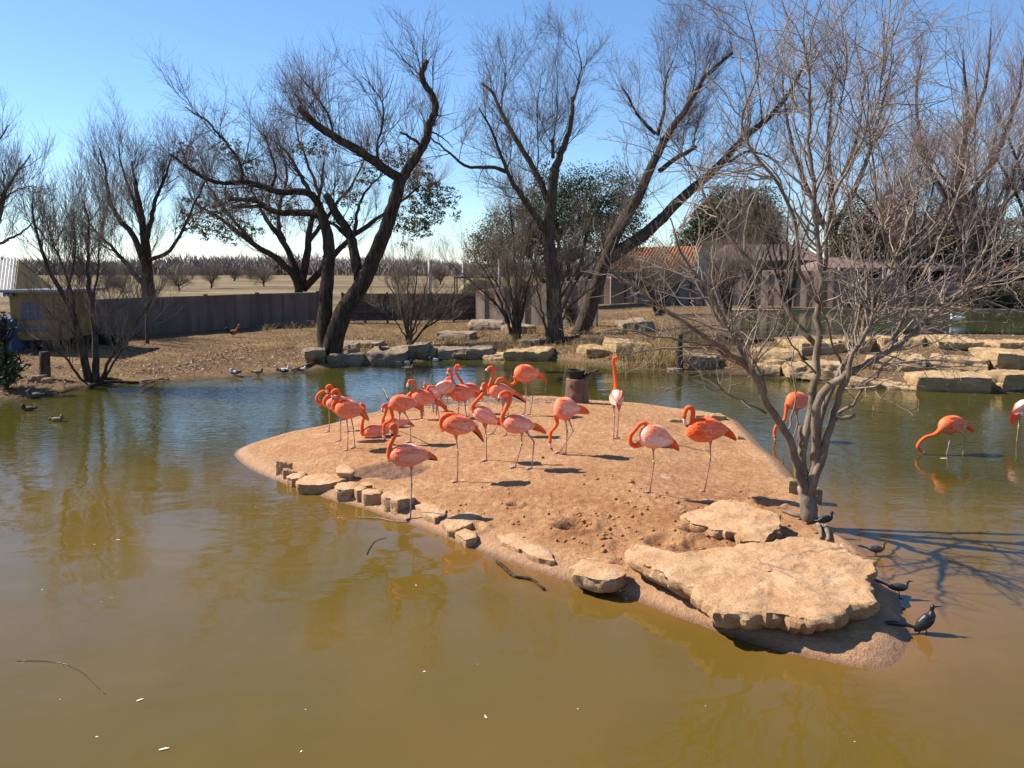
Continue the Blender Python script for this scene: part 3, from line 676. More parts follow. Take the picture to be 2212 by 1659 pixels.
# far left, cut by the picture edge
y = 30.; b = base_at(-70, 700, y); p0 = stemfrom(b, y)
auto_tree('bare_tree', 'bare tree at the far left edge rising over the roof of the painted shed', b, [
    ([p0, (-60, 620), (-30, 520), (0, 447), (18, 399), (44, 362), (67, 332)], 26, 2, y, 0, 0), ([(-62, 640), (-90, 500), (-60, 380), (-10, 310), (20, 270)], 18, 2, y, 0, .8),
    ([(-40, 550), (10, 520), (50, 500), (85, 470)], 8, 2, y, 0, -.8), ([(5, 430), (40, 410), (80, 400)], 5, 1.5, y, 0, .6), ([(-50, 570), (-5, 490), (10, 430), (5, 350)], 7, 1.6, y, 0, 1)],
    M['bark_tree'], M['twig_willow'], 12, (70, 420, 1500), ((.9, 2.0), (.5, 1.3), (.3, .8)), (.45, .35, .3), tw=(.016, .007, .004))
# the evergreen-clumped tree behind the willow
y = 41.; b = base_at(648, 640, y); p0 = stemfrom(b, y)
st_ = [([p0, (640, 605), (605, 565), (551, 530), (516, 503), (471, 468), (420, 440)], 22, 4, y, 0, -.8), ([(646, 612), (622, 540), (587, 490), (565, 455), (540, 400)], 18, 4, y, 0, .8),
       ([(652, 615), (664, 540), (672, 480), (690, 420), (700, 350)], 20, 4, y, 0, 0), ([(655, 625), (716, 557), (765, 508), (809, 477), (860, 440), (910, 400)], 17, 4, y, 0, -1),
       ([(668, 520), (720, 450), (760, 400), (790, 340)], 11, 3, y, 0, 1), ([(622, 540), (600, 470), (620, 380), (600, 300)], 10, 3, y, .4, 1.4), ([(765, 508), (780, 430), (830, 370)], 9, 3, y, -.6, 0), ([(551, 530), (500, 470), (450, 400), (430, 350)], 9, 2.5, y, -.4, .6),
       ([(690, 420), (660, 340), (640, 280), (650, 220)], 8, 2, y, .2, .8)]
root, pools = auto_tree('mistletoe_tree', 'broad tree beyond the wall with green mistletoe clumps, seen through the willow limbs', b, st_, M['bark_dark'], M['twig_red'], 13, (130, 1000, 4200),
                        ((1.2, 3.0), (.7, 1.9), (.4, 1.1)), (.45, .4, .35), tw=(.02, .008, .0048))
r = np.random.default_rng(14); cb = MB()
spots = [(905, 400, 55, 1.15), (925, 450, 60, 1.2), (880, 360, 45, .9), (940, 420, 45, 1), (870, 490, 45, .8), (905, 490, 40, .8), (470, 480, 45, .8), (500, 500, 40, .8), (430, 450, 40, .7), (405, 330, 26, .6), (495, 325, 30, .7), (660, 320, 30, .6), (690, 320, 34, .7), (590, 480, 30, .5),
         (620, 420, 30, .5), (760, 430, 30, .6), (790, 380, 34, .6), (540, 500, 28, .5), (400, 480, 30, .6), (440, 500, 30, .6), (700, 470, 28, .5), (640, 460, 24, .5), (740, 480, 24, .5), (570, 430, 24, .4), (480, 430, 26, .5), (850, 330, 30, .6), (540, 350, 24, .5)]
for u, v, rr, f in spots:
    cc = W(u, v, y + r.uniform(-1.5, 1.5)); s = ppm(cc)
    V, Qd = leaf_quads(clump_cloud(cc, (rr / s, rr / s, rr / s * .8), int(30 * f * rr / 30), 26, r, .2, .1), .06, r); cb.add(V, Qd)
fo = cb.build('mistletoe', M['leaf_olive'], root, False)
# stems for the wispy shrubs on the bank
def shrub(name, label, u, v, stems, seed, N, ln, mat, barkm, wdt=5, tw=(.009, .005, .003), up=(.5, .4, .35), cat='shrub', t0=.2):
    b = GT(u, v); r = np.random.default_rng(seed); S = []
    for (tu, tv, dd_) in stems:
        mid = (u + (tu - u) * .35 + r.uniform(-8, 8), v + (tv - v) * .5)
        S.append(([(u + r.uniform(-6, 6), v + 2), mid, (tu, tv)], wdt * r.uniform(.7, 1.3), 1.6, b[1], 0, dd_))
    return auto_tree(name, label, b, S, barkm, mat, seed, N, ln, up, None, 6, cat, tw, t0)
shrub('bare_shrub', 'bare twiggy shrub on the bank right of the willow in front of the dark fence', 885, 748, [(830, 600, .3), (850, 570, -.4), (880, 560, .2), (905, 545, 0), (930, 580, -.5), (960, 610, .4), (990, 640, 0), (800, 650, -.3), (1010, 660, .3), (870, 620, .6)], 21, (90, 600, 1500), ((.5, 1.4), (.35, .9), (.2, .6)), M['twig_grey'], M['bark_tree'])
shrub('bare_shrub', 'tall bare thicket shrub with slender stems left of the forked tree on the middle bank', 1116, 736, [(1080, 480, .4), (1100, 430, -.6), (1060, 520, .8), (1040, 560, -.7), (1010, 600, .3), (1130, 400, .6), (1150, 470, -.4), (1000, 520, 1.0), (1170, 520, .4), (1090, 560, -.9), (975, 570, .2), (1140, 560, 1.2)], 22, (150, 1100, 3400), ((.7, 1.9), (.4, 1.2), (.25, .8)), M['twig_grey'], M['bark_tree'], 8)
shrub('bare_shrub', 'curved bare shrub stems leaning between the forked tree and the leaning tree', 1185, 742, [(1140, 640, .3), (1150, 560, .5), (1230, 520, .8), (1260, 560, .3), (1300, 520, 1), (1330, 580, .6), (1280, 450, 1.2), (1350, 480, 1.2)], 23, (90, 700, 2000), ((.6, 1.6), (.4, 1.1), (.25, .7)), M['twig_grey'], M['bark_tree'], 5)
# thickets in front of the pale wall and along the upper pond
for i, (u, v, y, hh, spread, lab) in enumerate([
        (1425, 642, 36, 62, 100, 'grey bare thicket before the pale wall under the tiled roof'), (1625, 650, 40.6, 190, 75, 'grey bare thicket against the pale wall right of the tiled roof'),
        (1700, 655, 40.6, 260, 120, 'grey bare thicket at the back of the upper pond left of the spiky yucca'), (1570, 648, 38.5, 90, 60, 'tangled grey thicket between the leaning tree and the upper pond'), (1960, 650, 41.0, 330, 140, 'bare brown tree behind the upper pond right of the spiky yucca'),
        (2110, 650, 41.0, 420, 150, 'tall reddish bare tree behind the upper pond near the right edge'), (2260, 650, 40.8, 470, 160, 'tall reddish bare tree cut by the right picture edge')]):
    r = np.random.default_rng(60 + i); b = base_at(u, v, y); p0 = stemfrom(b, y)
    S = [([(p0[0] + r.uniform(-10, 10), p0[1]), (u + (k_ / 6 - .5) * spread * .7, v - hh * .45), (u + (k_ / 6 - .5) * spread * 1.9 + r.uniform(-20, 20), v - hh * r.uniform(.75, 1.05))], (12 if hh > 300 else 7) * r.uniform(.7, 1.3), 2, y, r.uniform(-.3, .3), r.uniform(-1.5, 1.5)) for k_ in range(7)]
    big = hh > 300
    auto_tree('bare_tree' if big else 'bare_shrub', lab, b, S, M['bark_tree'], M['twig_red'] if big else M['twig_grey'], 70 + i, (120, 900, 4200) if big else (80, 520, 1500), ((1., 2.6), (.6, 1.7), (.4, 1.2)) if big else ((.8, 2.0), (.5, 1.3), (.3, .9)), (.5, .4, .35), tw=(.02, .009, .005) if big else (.012, .006, .004), cat='tree' if big else 'shrub')
# tall reddish tree further back on the right
y = 52.; b = base_at(1800, 600, y); p0 = stemfrom(b, y)
auto_tree('bare_tree', 'far bare tree with a haze of fine pinkish twigs behind the pale island tree', b, [([p0, (1800, 480), (1790, 330), (1800, 150)], 22, 3, y, 0, 0), ([(1800, 520), (1740, 400), (1700, 260), (1690, 160)], 14, 3, y, 0, 1), ([(1800, 500), (1860, 380), (1900, 250), (1930, 120)], 14, 3, y, 0, -1),
          ([(1798, 430), (1850, 300), (1870, 160)], 10, 3, y, 0, 2), ([(1798, 540), (1880, 450), (1960, 380), (2020, 330)], 11, 3, y, 0, 1)], M['bark_tree'], M['twig_red'], 81, (140, 1000, 4600), ((1.4, 3.6), (.8, 2.2), (.5, 1.5)), (.6, .5, .4), tw=(.022, .01, .006))
y = 54.; b = base_at(2080, 600, y); p0 = stemfrom(b, y)
auto_tree('bare_tree', 'far bare tree with wide pinkish crown filling the upper right corner', b, [([p0, (2070, 430), (2090, 260), (2080, 110)], 24, 3, y, 0, 0), ([(2075, 470), (2000, 350), (1980, 220), (1990, 120)], 14, 3, y, 0, 1), ([(2075, 450), (2150, 340), (2200, 200), (2220, 70)], 15, 3, y, 0, -1),
          ([(2085, 300), (2130, 180), (2140, 60)], 10, 3, y, 0, 2), ([(2070, 520), (2180, 430), (2260, 330)], 12, 3, y, 0, 1)], M['bark_tree'], M['twig_red'], 82, (150, 1100, 5000), ((1.4, 3.6), (.8, 2.2), (.5, 1.5)), (.6, .5, .4), tw=(.022, .01, .006))
# evergreens
evergreen('evergreen_tree', 'dark green evergreen tree rising behind the tiled roof gable', 1595, 585, 62, [(1590, 455, 75, 55, 0, 1), (1545, 480, 60, 45, -1, .7), (1640, 490, 50, 42, 0, .6), (1600, 510, 85, 40, 1, .8), (1500, 520, 40, 40, 0, .4)], M['leaf_dark'], 420, 34, .55, .09, 31)
evergreen('evergreen_tree', 'dull olive evergreen tree behind the tall forked tree', 1225, 630, 46, [(1200, 450, 100, 75, 0, 1), (1280, 430, 90, 72, 1, 1), (1120, 500, 80, 60, 0, .8), (1330, 470, 70, 70, 0, .7), (1230, 520, 130, 60, -1, 1), (1070, 540, 50, 45, 0, .4)], M['leaf_dark'], 300, 30, .5, .065, 32)
evergreen('pine_tree', 'brown green pine behind the upper pond at right centre', 1900, 610, 50, [(1880, 470, 70, 60, 0, 1), (1850, 530, 70, 40, 0, .8), (1930, 520, 70, 50, 0, .8)], M['leaf_brown'], 260, 30, .5, .075, 33)
evergreen('pine_tree', 'brown green pine with a broad low crown near the right edge', 2090, 610, 49, [(2070, 480, 90, 60, 0, 1), (2010, 530, 70, 50, 0, .8), (2150, 520, 90, 60, 0, 1), (2090, 560, 120, 40, 0, .8), (2200, 560, 80, 50, 0, .8)], M['leaf_brown'], 260, 30, .5, .075, 34)
evergreen('evergreen_shrub', 'dark green bush on the far side of the upper pond at the right edge', 2170, 668, 41.5, [(2150, 645, 40, 26, 0, 1), (2200, 640, 40, 32, 0, 1), (2110, 655, 24, 16, 0, .5)], M['leaf_dark'], 120, 16, .25, .07, 35, 8, cat='shrub')
evergreen('green_shrub', 'leafy green bush at the left edge beside the blue end wall of the shed', 15, 840, GT(15, 838)[1], [(2, 778, 38, 50, 0, 1), (18, 812, 30, 26, -.2, .6), (-25, 730, 36, 40, .2, .6), (0, 705, 22, 24, .1, .3)], M['leaf_green'], 46, 14, .16, .05, 36, 6, cat='shrub')
evergreen('green_shrub', 'small green sapling between the two dark trunks on the middle bank', 1233, 705, GT(1233, 706)[1], [(1232, 672, 16, 26, 0, 1)], M['leaf_green'], 26, 14, .12, .04, 37, 3, cat='shrub')
# field trees and the far wood
for i, (u, y, hp, sp, lab) in enumerate([(455, 100, 46, 44, 'grey bare tree standing in the dry field left of the thin mast'), (505, 150, 22, 24, 'small grey tree far in the dry field below the thin mast'), (570, 110, 34, 30, 'small grey tree in the dry field beside the mistletoe tree'), (170, 120, 40, 40, 'brown bare tree in the dry field above the shed'), (240, 140, 32, 34, 'brown bare tree in the dry field behind the shore tree'), (950, 120, 36, 46, 'grey thicket tree in the field behind the pole'), (860, 130, 34, 40, 'grey thicket tree in the field right of the willow trunk'), (385, 90, 34, 40, 'brown bare tree in the dry field right of the tree beyond the dark wall'), (262, 85, 30, 44, 'low brown bare tree in the dry field left of the tree beyond the dark wall'), (540, 170, 20, 30, 'tiny grey tree far in the field right of the thin mast'), (415, 180, 20, 34, 'tiny brown tree far in the field left of the grey bare one'), (1010, 140, 30, 44, 'grey thicket tree in the field above the wire cage')]):
    r = np.random.default_rng(90 + i); b = base_at(u, 600, y); p0 = stemfrom(b, y)
    fk = r.uniform(.2, .38); S = [([p0, (p0[0] + r.uniform(-3, 3), p0[1] - hp * fk)], 4, 3, y, 0, 0)] + [([(p0[0], p0[1] - hp * fk * .9), (u + q_ * sp * .3, p0[1] - hp * (.55 + r.uniform(-.1, .1))), (u + q_ * sp * .55, p0[1] - hp * r.uniform(.65, 1.05) * (1.1 - .35 * abs(q_)))], 2.4, .8, y, 0, r.uniform(-1.5, 1.5)) for q_ in r.uniform(-1, 1, 7)]
    auto_tree('field_tree', lab, b, S, M['bark_tree'], M['twig_grey'], 95 + i, (80, 500, 1500), ((.6, 1.8), (.5, 1.4), (.4, 1.1)), (.15, .1, .1), None, 5, 'tree', (.03, .018, .014), .15)
r = np.random.default_rng(99); cb = MB()
Nw = 26000; uu = r.uniform(-300, 2500, Nw); yw = r.uniform(230, 330, Nw); pw_ = np.stack([(uu - 1106) / F * yw, yw, 0 * yw], 1); pw_[:, 2] = ground_z(pw_[:, 0], pw_[:, 1]) - .3
hw = (2.6 + 1.5 * fbm2(pw_[:, 0], pw_[:, 1], .05, 61, 4) + 1.0 * fbm2(pw_[:, 0], pw_[:, 1], .3, 62, 2)) * r.uniform(.6, 1.15, Nw) * np.where(uu < 600, 1.5, 1.3) + 1.0
dw = r.normal(size=(Nw, 2)) * .3; e1 = np.c_[dw * hw[:, None] * .5, hw * .6]; e2 = np.c_[dw * hw[:, None] * 1.1, hw]
cb.tubes(np.stack([pw_, pw_ + e1, pw_ + e2], 1), np.stack([np.full(Nw, .20), np.full(Nw, .20), np.full(Nw, .02)], 1), 3)
tag(cb.build('far_wood', M['far_wood'], None, False), kind='stuff')

# ------------------------------------------------------------------ walls, fence, buildings
def wall_run(name, label, pts, tops, thick, mat, parent=None, cat='wall', zoff=-.15, cap=None, bevel=0):
    """pts: ground points along the wall, tops: heights of its top edge."""
    P = np.array(pts); n = len(P); T = np.gradient(P[:, :2], axis=0); T = T / np.linalg.norm(T, axis=1)[:, None]; N = np.stack([-T[:, 1], T[:, 0]], 1) * thick / 2
    mb = MB(); rows = []
    for i in range(n):
        z0 = P[i, 2] + zoff; z1 = tops[i]
        a, b_ = P[i, :2] - N[i], P[i, :2] + N[i]
        rows.append([(*a, z0), (*a, z1 - .02), (*(a * .85 + b_ * .15), z1), (*(b_ * .85 + a * .15), z1), (*b_, z1 - .02), (*b_, z0)])
    V = np.array(rows).reshape(-1, 3); Q = []
    for i in range(n - 1):
        for j in range(5): Q.append((i * 6 + j, (i + 1) * 6 + j, (i + 1) * 6 + j + 1, i * 6 + j + 1))
    Q.append((0, 1, 4, 5)); Q.append((1, 2, 3, 4)); e = (n - 1) * 6; Q.append((e + 5, e + 4, e + 1, e)); Q.append((e + 4, e + 3, e + 2, e + 1))
    mb.add(V, Q); o = mb.build(name, mat, parent, False)
    if parent is None: tag(o, label, cat)
    return o
pts = [GT(u, v) for u, v in [(60, 745), (180, 734), (330, 722), (450, 714), (560, 707), (690, 700)]]
tp = [W(u, v, p[1])[2] for (u, v), p in zip([(60, 655), (180, 648), (330, 642), (450, 638), (560, 634), (690, 631)], pts)]
wr = empty('concrete_wall', tuple(pts[2])); tag(wr, 'long dark shaded concrete wall between the shed and the willow', 'wall')
wall_run('wall_panel', '', pts, tp, .18, M['wall_dark'], wr)
mb = MB()
for q, t in zip(pts[1:], tp[1:]): mb.box((q[0], q[1] - .10, (q[2] + t) / 2), (.16, .06, t - q[2] + .1))
mb.build('pilaster', M['wall_dark'], wr, False)
# dark board fence
pa, pb = GT(742, 697), GT(1029, 692); za, zb = W(742, 634, pa[1])[2], W(1029, 636, pb[1])[2]
fr_ = empty('board_fence', tuple(pa)); tag(fr_, 'dark horizontal board fence behind the bare shrub, joining the two concrete walls', 'fence')
dv = pb - pa; ang = math.atan2(dv[1], dv[0]); Lf = math.hypot(dv[0], dv[1]); rg_ = np.random.default_rng(5)
mb = MB()
for k_ in range(7):
    for s_i in range(3):
        zz = pa[2] + .1 + (za - pa[2] - .1) * (k_ + .5) / 7; c = pa + dv * (s_i + .5) / 3
        mb.box((c[0], c[1] + .02 * rg_.normal(), zz + (k_ + .5) / 7 * 0), (Lf / 3 - .01, .035, (za - pa[2]) / 7 - .012), ang)
mb.build('boards', M['wood_dark'], fr_, False)
for k_ in range(7):
    c = pa + dv * k_ / 6; mb = MB(); mb.box((c[0], c[1] - .06, (pa[2] + za) / 2), (.09, .08, za - pa[2] + .12), ang); mb.build('post', M['wood_dark'], fr_, False)
for zf in (.38, .93):
    mb = MB(); c = pa + dv * .5; mb.box((c[0], c[1] - .125, pa[2] + (za - pa[2]) * zf), (Lf, .05, .10), ang); mb.build('rail', M['wood_dark'], fr_, False)
# pale curving wall
pa_ = [base_at(u, 690, y, 0) for u, y in [(1031, 35.6), (1100, 34.6), (1180, 33.6), (1290, 32.4)]]; pa_ = smooth_path(pa_, 12); ua = np.array([stemfrom(p, 0)[0] for p in pa_]); ta = [W(u, np.interp(u, [1030, 1093, 1290], [628, 620, 602]), p[1])[2] for u, p in zip(ua, pa_)]
wa = empty('concrete_wall', tuple(pa_[0])); tag(wa, 'short pale concrete wall joining the dark board fence behind the slender thicket', 'wall'); wall_run('wall_panel', '', pa_, ta, .2, M['wall_pale'], wa)
for i in (1, 3, 5, 7, 9):
    q = pa_[i] + np.array((-.06, -.125, 0)); mb = MB(); mb.box((q[0], q[1], (q[2] + ta[i]) / 2), (.05, .05, ta[i] - q[2]), -.45); mb.build('fence_post', M['wood_dark'], wa, False)
pts = [base_at(u, 664, y, 0) for u, y in [(1270, 48.5), (1440, 46.0), (1560, 44.4), (1700, 42.6), (1830, 41.2), (1835, 42.6), (1960, 43.0), (2090, 43.6), (2110, 43.4), (2240, 42.0), (2420, 40.6)]]
P_ = smooth_path(pts, 40); P_[:, 2] = ground_z(P_[:, 0], P_[:, 1])
us = np.array([stemfrom(p, 0)[0] for p in P_])
tv = np.interp(us, [1030, 1093, 1200, 1330, 1440, 1800, 1850, 2080, 2120, 2260], [628, 621, 610, 598, 588, 582, 600, 612, 622, 622]); tops = [W(u, v, p[1])[2] for u, v, p in zip(us, tv, P_)]
pw = empty('concrete_wall', tuple(P_[0])); tag(pw, 'long pale concrete wall behind the leaning tree and the upper pond', 'wall')
wall_run('wall_panel', '', P_, tops, .2, M['wall_pale'], pw)
k_ = 0
for uu in np.arange(1044, 1840, 28):
    i = int(np.argmin(np.abs(us - uu))); f = np.interp(uu, us, np.arange(40)); i0 = min(int(f), 38); t = f - i0
    p = P_[i0] * (1 - t) + P_[i0 + 1] * t; tt = tops[i0] * (1 - t) + tops[i0 + 1] * t
    T = P_[i0 + 1] - P_[i0]; Nn = np.array((T[1], -T[0], 0)) / math.hypot(T[0], T[1])
    q = p + Nn * .135; mb = MB(); mb.box((q[0], q[1], (p[2] + tt) / 2 - .03), (.06, .06, tt - p[2] - .02), math.atan2(T[1], T[0])); mb.build('fence_post', M['wood_dark'], pw, False)
# small copings/ledge at the back of the upper pond
lp = [W(u, 668, 40.3) for u in (1560, 1700, 1850, 2000, 2200, 2400)]
for p in lp: p[2] = .8
wall_run('pond_ledge', 'low tan ledge along the back of the upper pond', lp, [.87] * 6, .5, M['stone_tan'], None, 'ledge')

def plain(name, c, rough=.7, var=.15, scale=4, bump=0, stretch=None):
    M[name] = mottled(name, tuple(q * (1 - var) for q in c), tuple(min(q * (1 + var), .85) for q in c), scale, rough, bump, None, None, stretch); return M[name]
plain('tile_orange', (.36, .145, .06), .8, .4, 5); plain('teal', (.03, .24, .30), .6); plain('teal_dark', (.02, .12, .11), .7); plain('roof_brown', (.17, .12, .105), .9, .25, 3)
plain('wall_grey', (.24, .2, .175), .9); plain('yellow', (.22, .155, .06), .85, .4, 2); plain('blue', (.07, .10, .2), .8, .35, 2); plain('corr_white', (.62, .6, .55), .5, .1)
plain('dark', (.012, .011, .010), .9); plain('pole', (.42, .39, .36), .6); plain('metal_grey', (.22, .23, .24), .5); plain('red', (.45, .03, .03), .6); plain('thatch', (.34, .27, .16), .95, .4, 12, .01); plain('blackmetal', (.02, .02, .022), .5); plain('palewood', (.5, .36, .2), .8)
def quad(mb, a, b_, c, d): mb.add(np.array([a, b_, c, d]), [(0, 1, 2, 3)])
# tiled-roof building
y0 = 47.
hb_ = empty('tiled_building', tuple(base_at(1420, 640, y0))); tag(hb_, 'small building with an orange tiled roof and a turquoise gable end behind the pale wall', 'building')
e0, e1 = W(1316, 586, y0), W(1496, 586, y0); r0, r1 = W(1352, 536, y0 + 2.2), W(1519, 532, y0 + 2.2)
mb = MB(); nx, ny = 120, 10; V = []; 
for j in range(ny + 1):
    for i in range(nx + 1):
        a = e0 + (e1 - e0) * i / nx; b_ = r0 + (r1 - r0) * i / nx; p = a + (b_ - a) * j / ny
        V.append(p + np.array((0, -.3, 1)) * (.055 * abs(math.sin(i / nx * math.pi * 24)) + .03 * (j % 2)))
Q = [(j * (nx + 1) + i, j * (nx + 1) + i + 1, (j + 1) * (nx + 1) + i + 1, (j + 1) * (nx + 1) + i) for j in range(ny) for i in range(nx)]
mb.add(V, Q); mb.build('roof', M['tile_orange'], hb_, False)
e0b, e1b = W(1350, 575, y0 + 4.6), W(1552, 580, y0 + 4.6); e0b[2] = e0[2]; e1b[2] = e1[2]
mb = MB(); mb.add([e0b, e1b, r1, r0], [(0, 1, 2, 3)]); mb.build('roof', M['tile_orange'], hb_, False)
mb = MB(); g0, g1, g2 = e1 + (.0, .02, -.02), e1b + (0, 0, -.02), r1 + (0, 0, -.08); g0, g1, g2 = map(np.array, (g0, g1, g2))
off = np.array((.14, .0, 0)); mb.add([g0, g1, g2, g2 * .999 + g0 * .001, g0 + off, g1 + off, g2 + off, g2 * .999 + g0 * .001 + off], [(0, 1, 2, 3), (4, 5, 6, 7), (0, 4, 5, 1), (1, 5, 6, 2), (0, 3, 7, 4)]); mb.build('gable', M['teal'], hb_, False)
c = (e0 + e1) / 2; mb = MB(); mb.box((c[0], y0 + .05, e0[2] - .16), (e1[0] - e0[0] + .1, .12, .26)); mb.build('eave_board', M['teal_dark'], hb_, False)
gz = float(ground_z(c[0], y0 + 2)); mb = MB(); mb.box((c[0], y0 + 2.4, (gz + e0[2] - .3) / 2), (e1[0] - e0[0] - .3, 4.2, e0[2] - .3 - gz + .2)); mb.build('wall', M['wall_grey'], hb_, False)
# brown roofed house
def house(name, label, u0, u1, vr, ve, vb, y, dep, roofm, wallm, hip=.25, over=.4):
    a, b_ = W(u0, ve, y), W(u1, ve, y); b_[2] = a[2]; rt = W((u0 + u1) / 2, vr, y + dep / 2); w_ = b_[0] - a[0]
    g = float(ground_z(a[0], y)); root = empty(name, (a[0] + w_ / 2, y + dep / 2, g)); tag(root, label, 'building')
    f0, f1, k0, k1 = a, b_, a + np.array((0, dep, 0)), b_ + np.array((0, dep, 0)); q0 = np.array((a[0] + w_ * hip, y + dep / 2, rt[2])); q1 = np.array((b_[0] - w_ * hip, y + dep / 2, rt[2]))
    mb = MB(); mb.add([f0, f1, q1, q0, k1, k0, f0 - (0, 0, .18), f1 - (0, 0, .18), k0 - (0, 0, .18), k1 - (0, 0, .18)], [(0, 1, 2, 3), (4, 5, 3, 2), (1, 4, 2, 2), (5, 0, 3, 3), (0, 6, 7, 1), (5, 8, 6, 0), (1, 7, 9, 4)]); mb.build('roof', roofm, root, False)
    mb = MB(); mb.box((a[0] + w_ / 2, y + dep / 2, (g + a[2] - .2) / 2), (w_ - over * 2, dep - over * 2, a[2] - .2 - g + .3)); mb.build('wall', wallm, root, False)
    return root
house('hip_roof_house', 'house with a brown hip roof far behind the pale wall, seen through the island tree', 1590, 1705, 490, 524, 600, 70, 6, M['roof_brown'], M['wall_grey'])
house('low_house', 'low pale-walled building with a brown roof behind the wall right of the tiled roof', 1560, 1790, 528, 562, 640, 54, 6, M['roof_brown'], M['wall_pale'], .15)
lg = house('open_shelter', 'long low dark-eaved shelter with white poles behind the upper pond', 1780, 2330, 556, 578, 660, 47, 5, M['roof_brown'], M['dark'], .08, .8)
for u in (1812, 1908, 1950, 2008, 2110, 2190):
    p = W(u, 600, 46.6); g = float(ground_z(p[0], p[1])); mb = MB(); mb.tubes([(p[0], p[1], g - .1), (p[0], p[1], W(u, 578, 46.6)[2])], [.07, .07], 8); mb.build('pole', M['pole'], lg)
for u, v, ww, hh, m_, nm_, lb in [(2180, 575, 26, 12, 'red', 'red_sign', 'small red board hanging under the shelter near the right edge'), (2050, 603, 12, 16, 'blue', 'blue_sign', 'small blue board on a post before the shelter')]:
    p = W(u, v, 45.8); s = ppm(p); g = float(ground_z(p[0], p[1])); rt = empty(nm_, (p[0], p[1], g)); tag(rt, lb, 'sign')
    mb = MB(); mb.box(p, (ww / s, .04, hh / s)); mb.build('board', M[m_], rt, False); mb = MB(); mb.tubes([(p[0], p[1] + .05, g - .1), (p[0], p[1] + .05, p[2])], [.03, .03], 6); mb.build('post', M['pole'], rt)
# poles, mast, cage
for u, vt, y, rr, lb in [(928, 562, 45, .11, 'upright pale wooden pole behind the dark board fence'), (1000, 562, 62, .07, 'thin pale pole farther off right of the wooden pole'), (1079, 560, 44, .09, 'grey metal post beside the wire cage')]:
    b = base_at(u, 625, y, .1); mb = MB(); t_ = W(u, vt, y); mb.tubes([b, t_], [rr, rr], 8, cap=True); tag(mb.build('pole', M['pole']), lb, 'pole')
b = base_at(521, 590, 200, .1); mb = MB(); mb.tubes([b, W(521, 541, 200)], [.14, .08], 6); tag(mb.build('mast', M['metal_grey']), 'thin tall mast far off in the field left of the willow', 'mast')
p0, p1 = base_at(982, 628, 43, 0), base_at(1072, 628, 43, 0); zt = W(982, 601, 43)[2]; cg = empty('wire_cage', tuple((p0 + p1) / 2)); tag(cg, 'black framed wire cage over a thatched hut behind the fence', 'cage')
mb = MB()
for x_ in np.linspace(p0[0], p1[0], 5):
    for yy in (43, 45): mb.box((x_, yy, (p0[2] + zt) / 2), (.06, .06, zt - p0[2]))
for yy in (43.04, 45.04): mb.box(((p0[0] + p1[0]) / 2, yy, zt + .03), (p1[0] - p0[0] + .1, .05, .06))
for x_ in np.linspace(p0[0], p1[0], 5): mb.box((x_, 44.02, zt + .065), (.04, 2, .03))
mb.build('cage_frame', M['blackmetal'], cg, False)
rg_ = np.random.default_rng(8); hut = empty('thatched_hut', (p0[0] * .4 + p1[0] * .6, 44, p0[2])); tag(hut, 'low thatched hut inside the black wire cage', 'hut')
mb = MB(); q = np.linspace(0, 1, 9); mb.tubes(np.stack([p0[0] * .8 + p1[0] * .2 + (p1[0] - p0[0]) * .72 * q, 44 + 0 * q, zt - .30 - .55 * (2 * q - 1) ** 2], 1), .38 + 0 * q, 14, cap=True, rough=.06, rng=rg_); mb.build('thatch', M['thatch'], hut)
mb = MB(); mb.box(((p0[0] * .45 + p1[0] * .55), 44, (p0[2] + zt) / 2 - .35), (1.4, .6, max(zt - p0[2] - .7, .2))); mb.build('wall', M['thatch'], hut, False)
# painted shed
y = GT(80, 765)[1] + .4; sh = empty('painted_shed', tuple(base_at(70, 760, y))); tag(sh, 'yellow shed with blue painted window panels and a white corrugated roof at the left edge', 'shed')
a, b_ = W(28, 735, y), W(119, 730, y); zb_ = a[2]; ztp = W(119, 632, y)[2]; w_ = b_[0] - a[0]
mb = MB(); mb.box(((a[0] + b_[0]) / 2, y + 1.2, (zb_ + ztp) / 2), (w_, 2.4, ztp - zb_)); mb.build('wall', M['yellow'], sh, False)
mb = MB(); mb.box(((a[0] + b_[0]) / 2 + .15, y + 1.15, ztp + .045), (w_ + .6, 2.7, .08), 0); mb.build('roof_edge', M['metal_grey'], sh, False)
for (ua, ub, va, vb2) in [(46, 96, 654, 692), (36, 112, 704, 716)]:
    p, q2 = W(ua, va, y), W(ub, vb2, y); wf = MB(); wf.box(((p[0] + q2[0]) / 2, y - .015, (p[2] + q2[2]) / 2), (q2[0] - p[0], .03, p[2] - q2[2])); o = wf.build('window_panel', M['blue'], sh, False)
    mb = MB()
    for k_ in range(1, 3): mb.box((p[0] + (q2[0] - p[0]) * k_ / 3, y - .04, (p[2] + q2[2]) / 2), (.03, .02, p[2] - q2[2] - .02))
    mb.box(((p[0] + q2[0]) / 2, y - .041, (p[2] + q2[2]) / 2), (q2[0] - p[0] - .02, .02, .03)); mb.build('frame', M['yellow'], o, False)
gz = float(ground_z((a[0] + b_[0]) / 2, y)); mb = MB()
for xx in np.linspace(a[0] + .1, b_[0] - .1, 4):
    for yy in (.25, 2.0): mb = MB(); mb.box((xx, y + yy, (gz + zb_) / 2 - .05), (.12, .12, zb_ - gz + .1)); mb.build('leg', M['wood_dark'], sh, False)
mb = MB(); mb.box(((a[0] + b_[0]) / 2 + .3, y + 2.25, (gz + zb_) / 2), (w_ + 1.6, .08, zb_ - gz - .01)); mb.build('shade_sheet', M['dark'], sh, False)  # near-black sheet standing in for the shade under the shed floor
p_ = [W(-30, 560, y + 2.2), W(37, 560, y + 2.2), W(27, 640, y - .2), W(-40, 640, y - .2)]; nx = 60; V = []
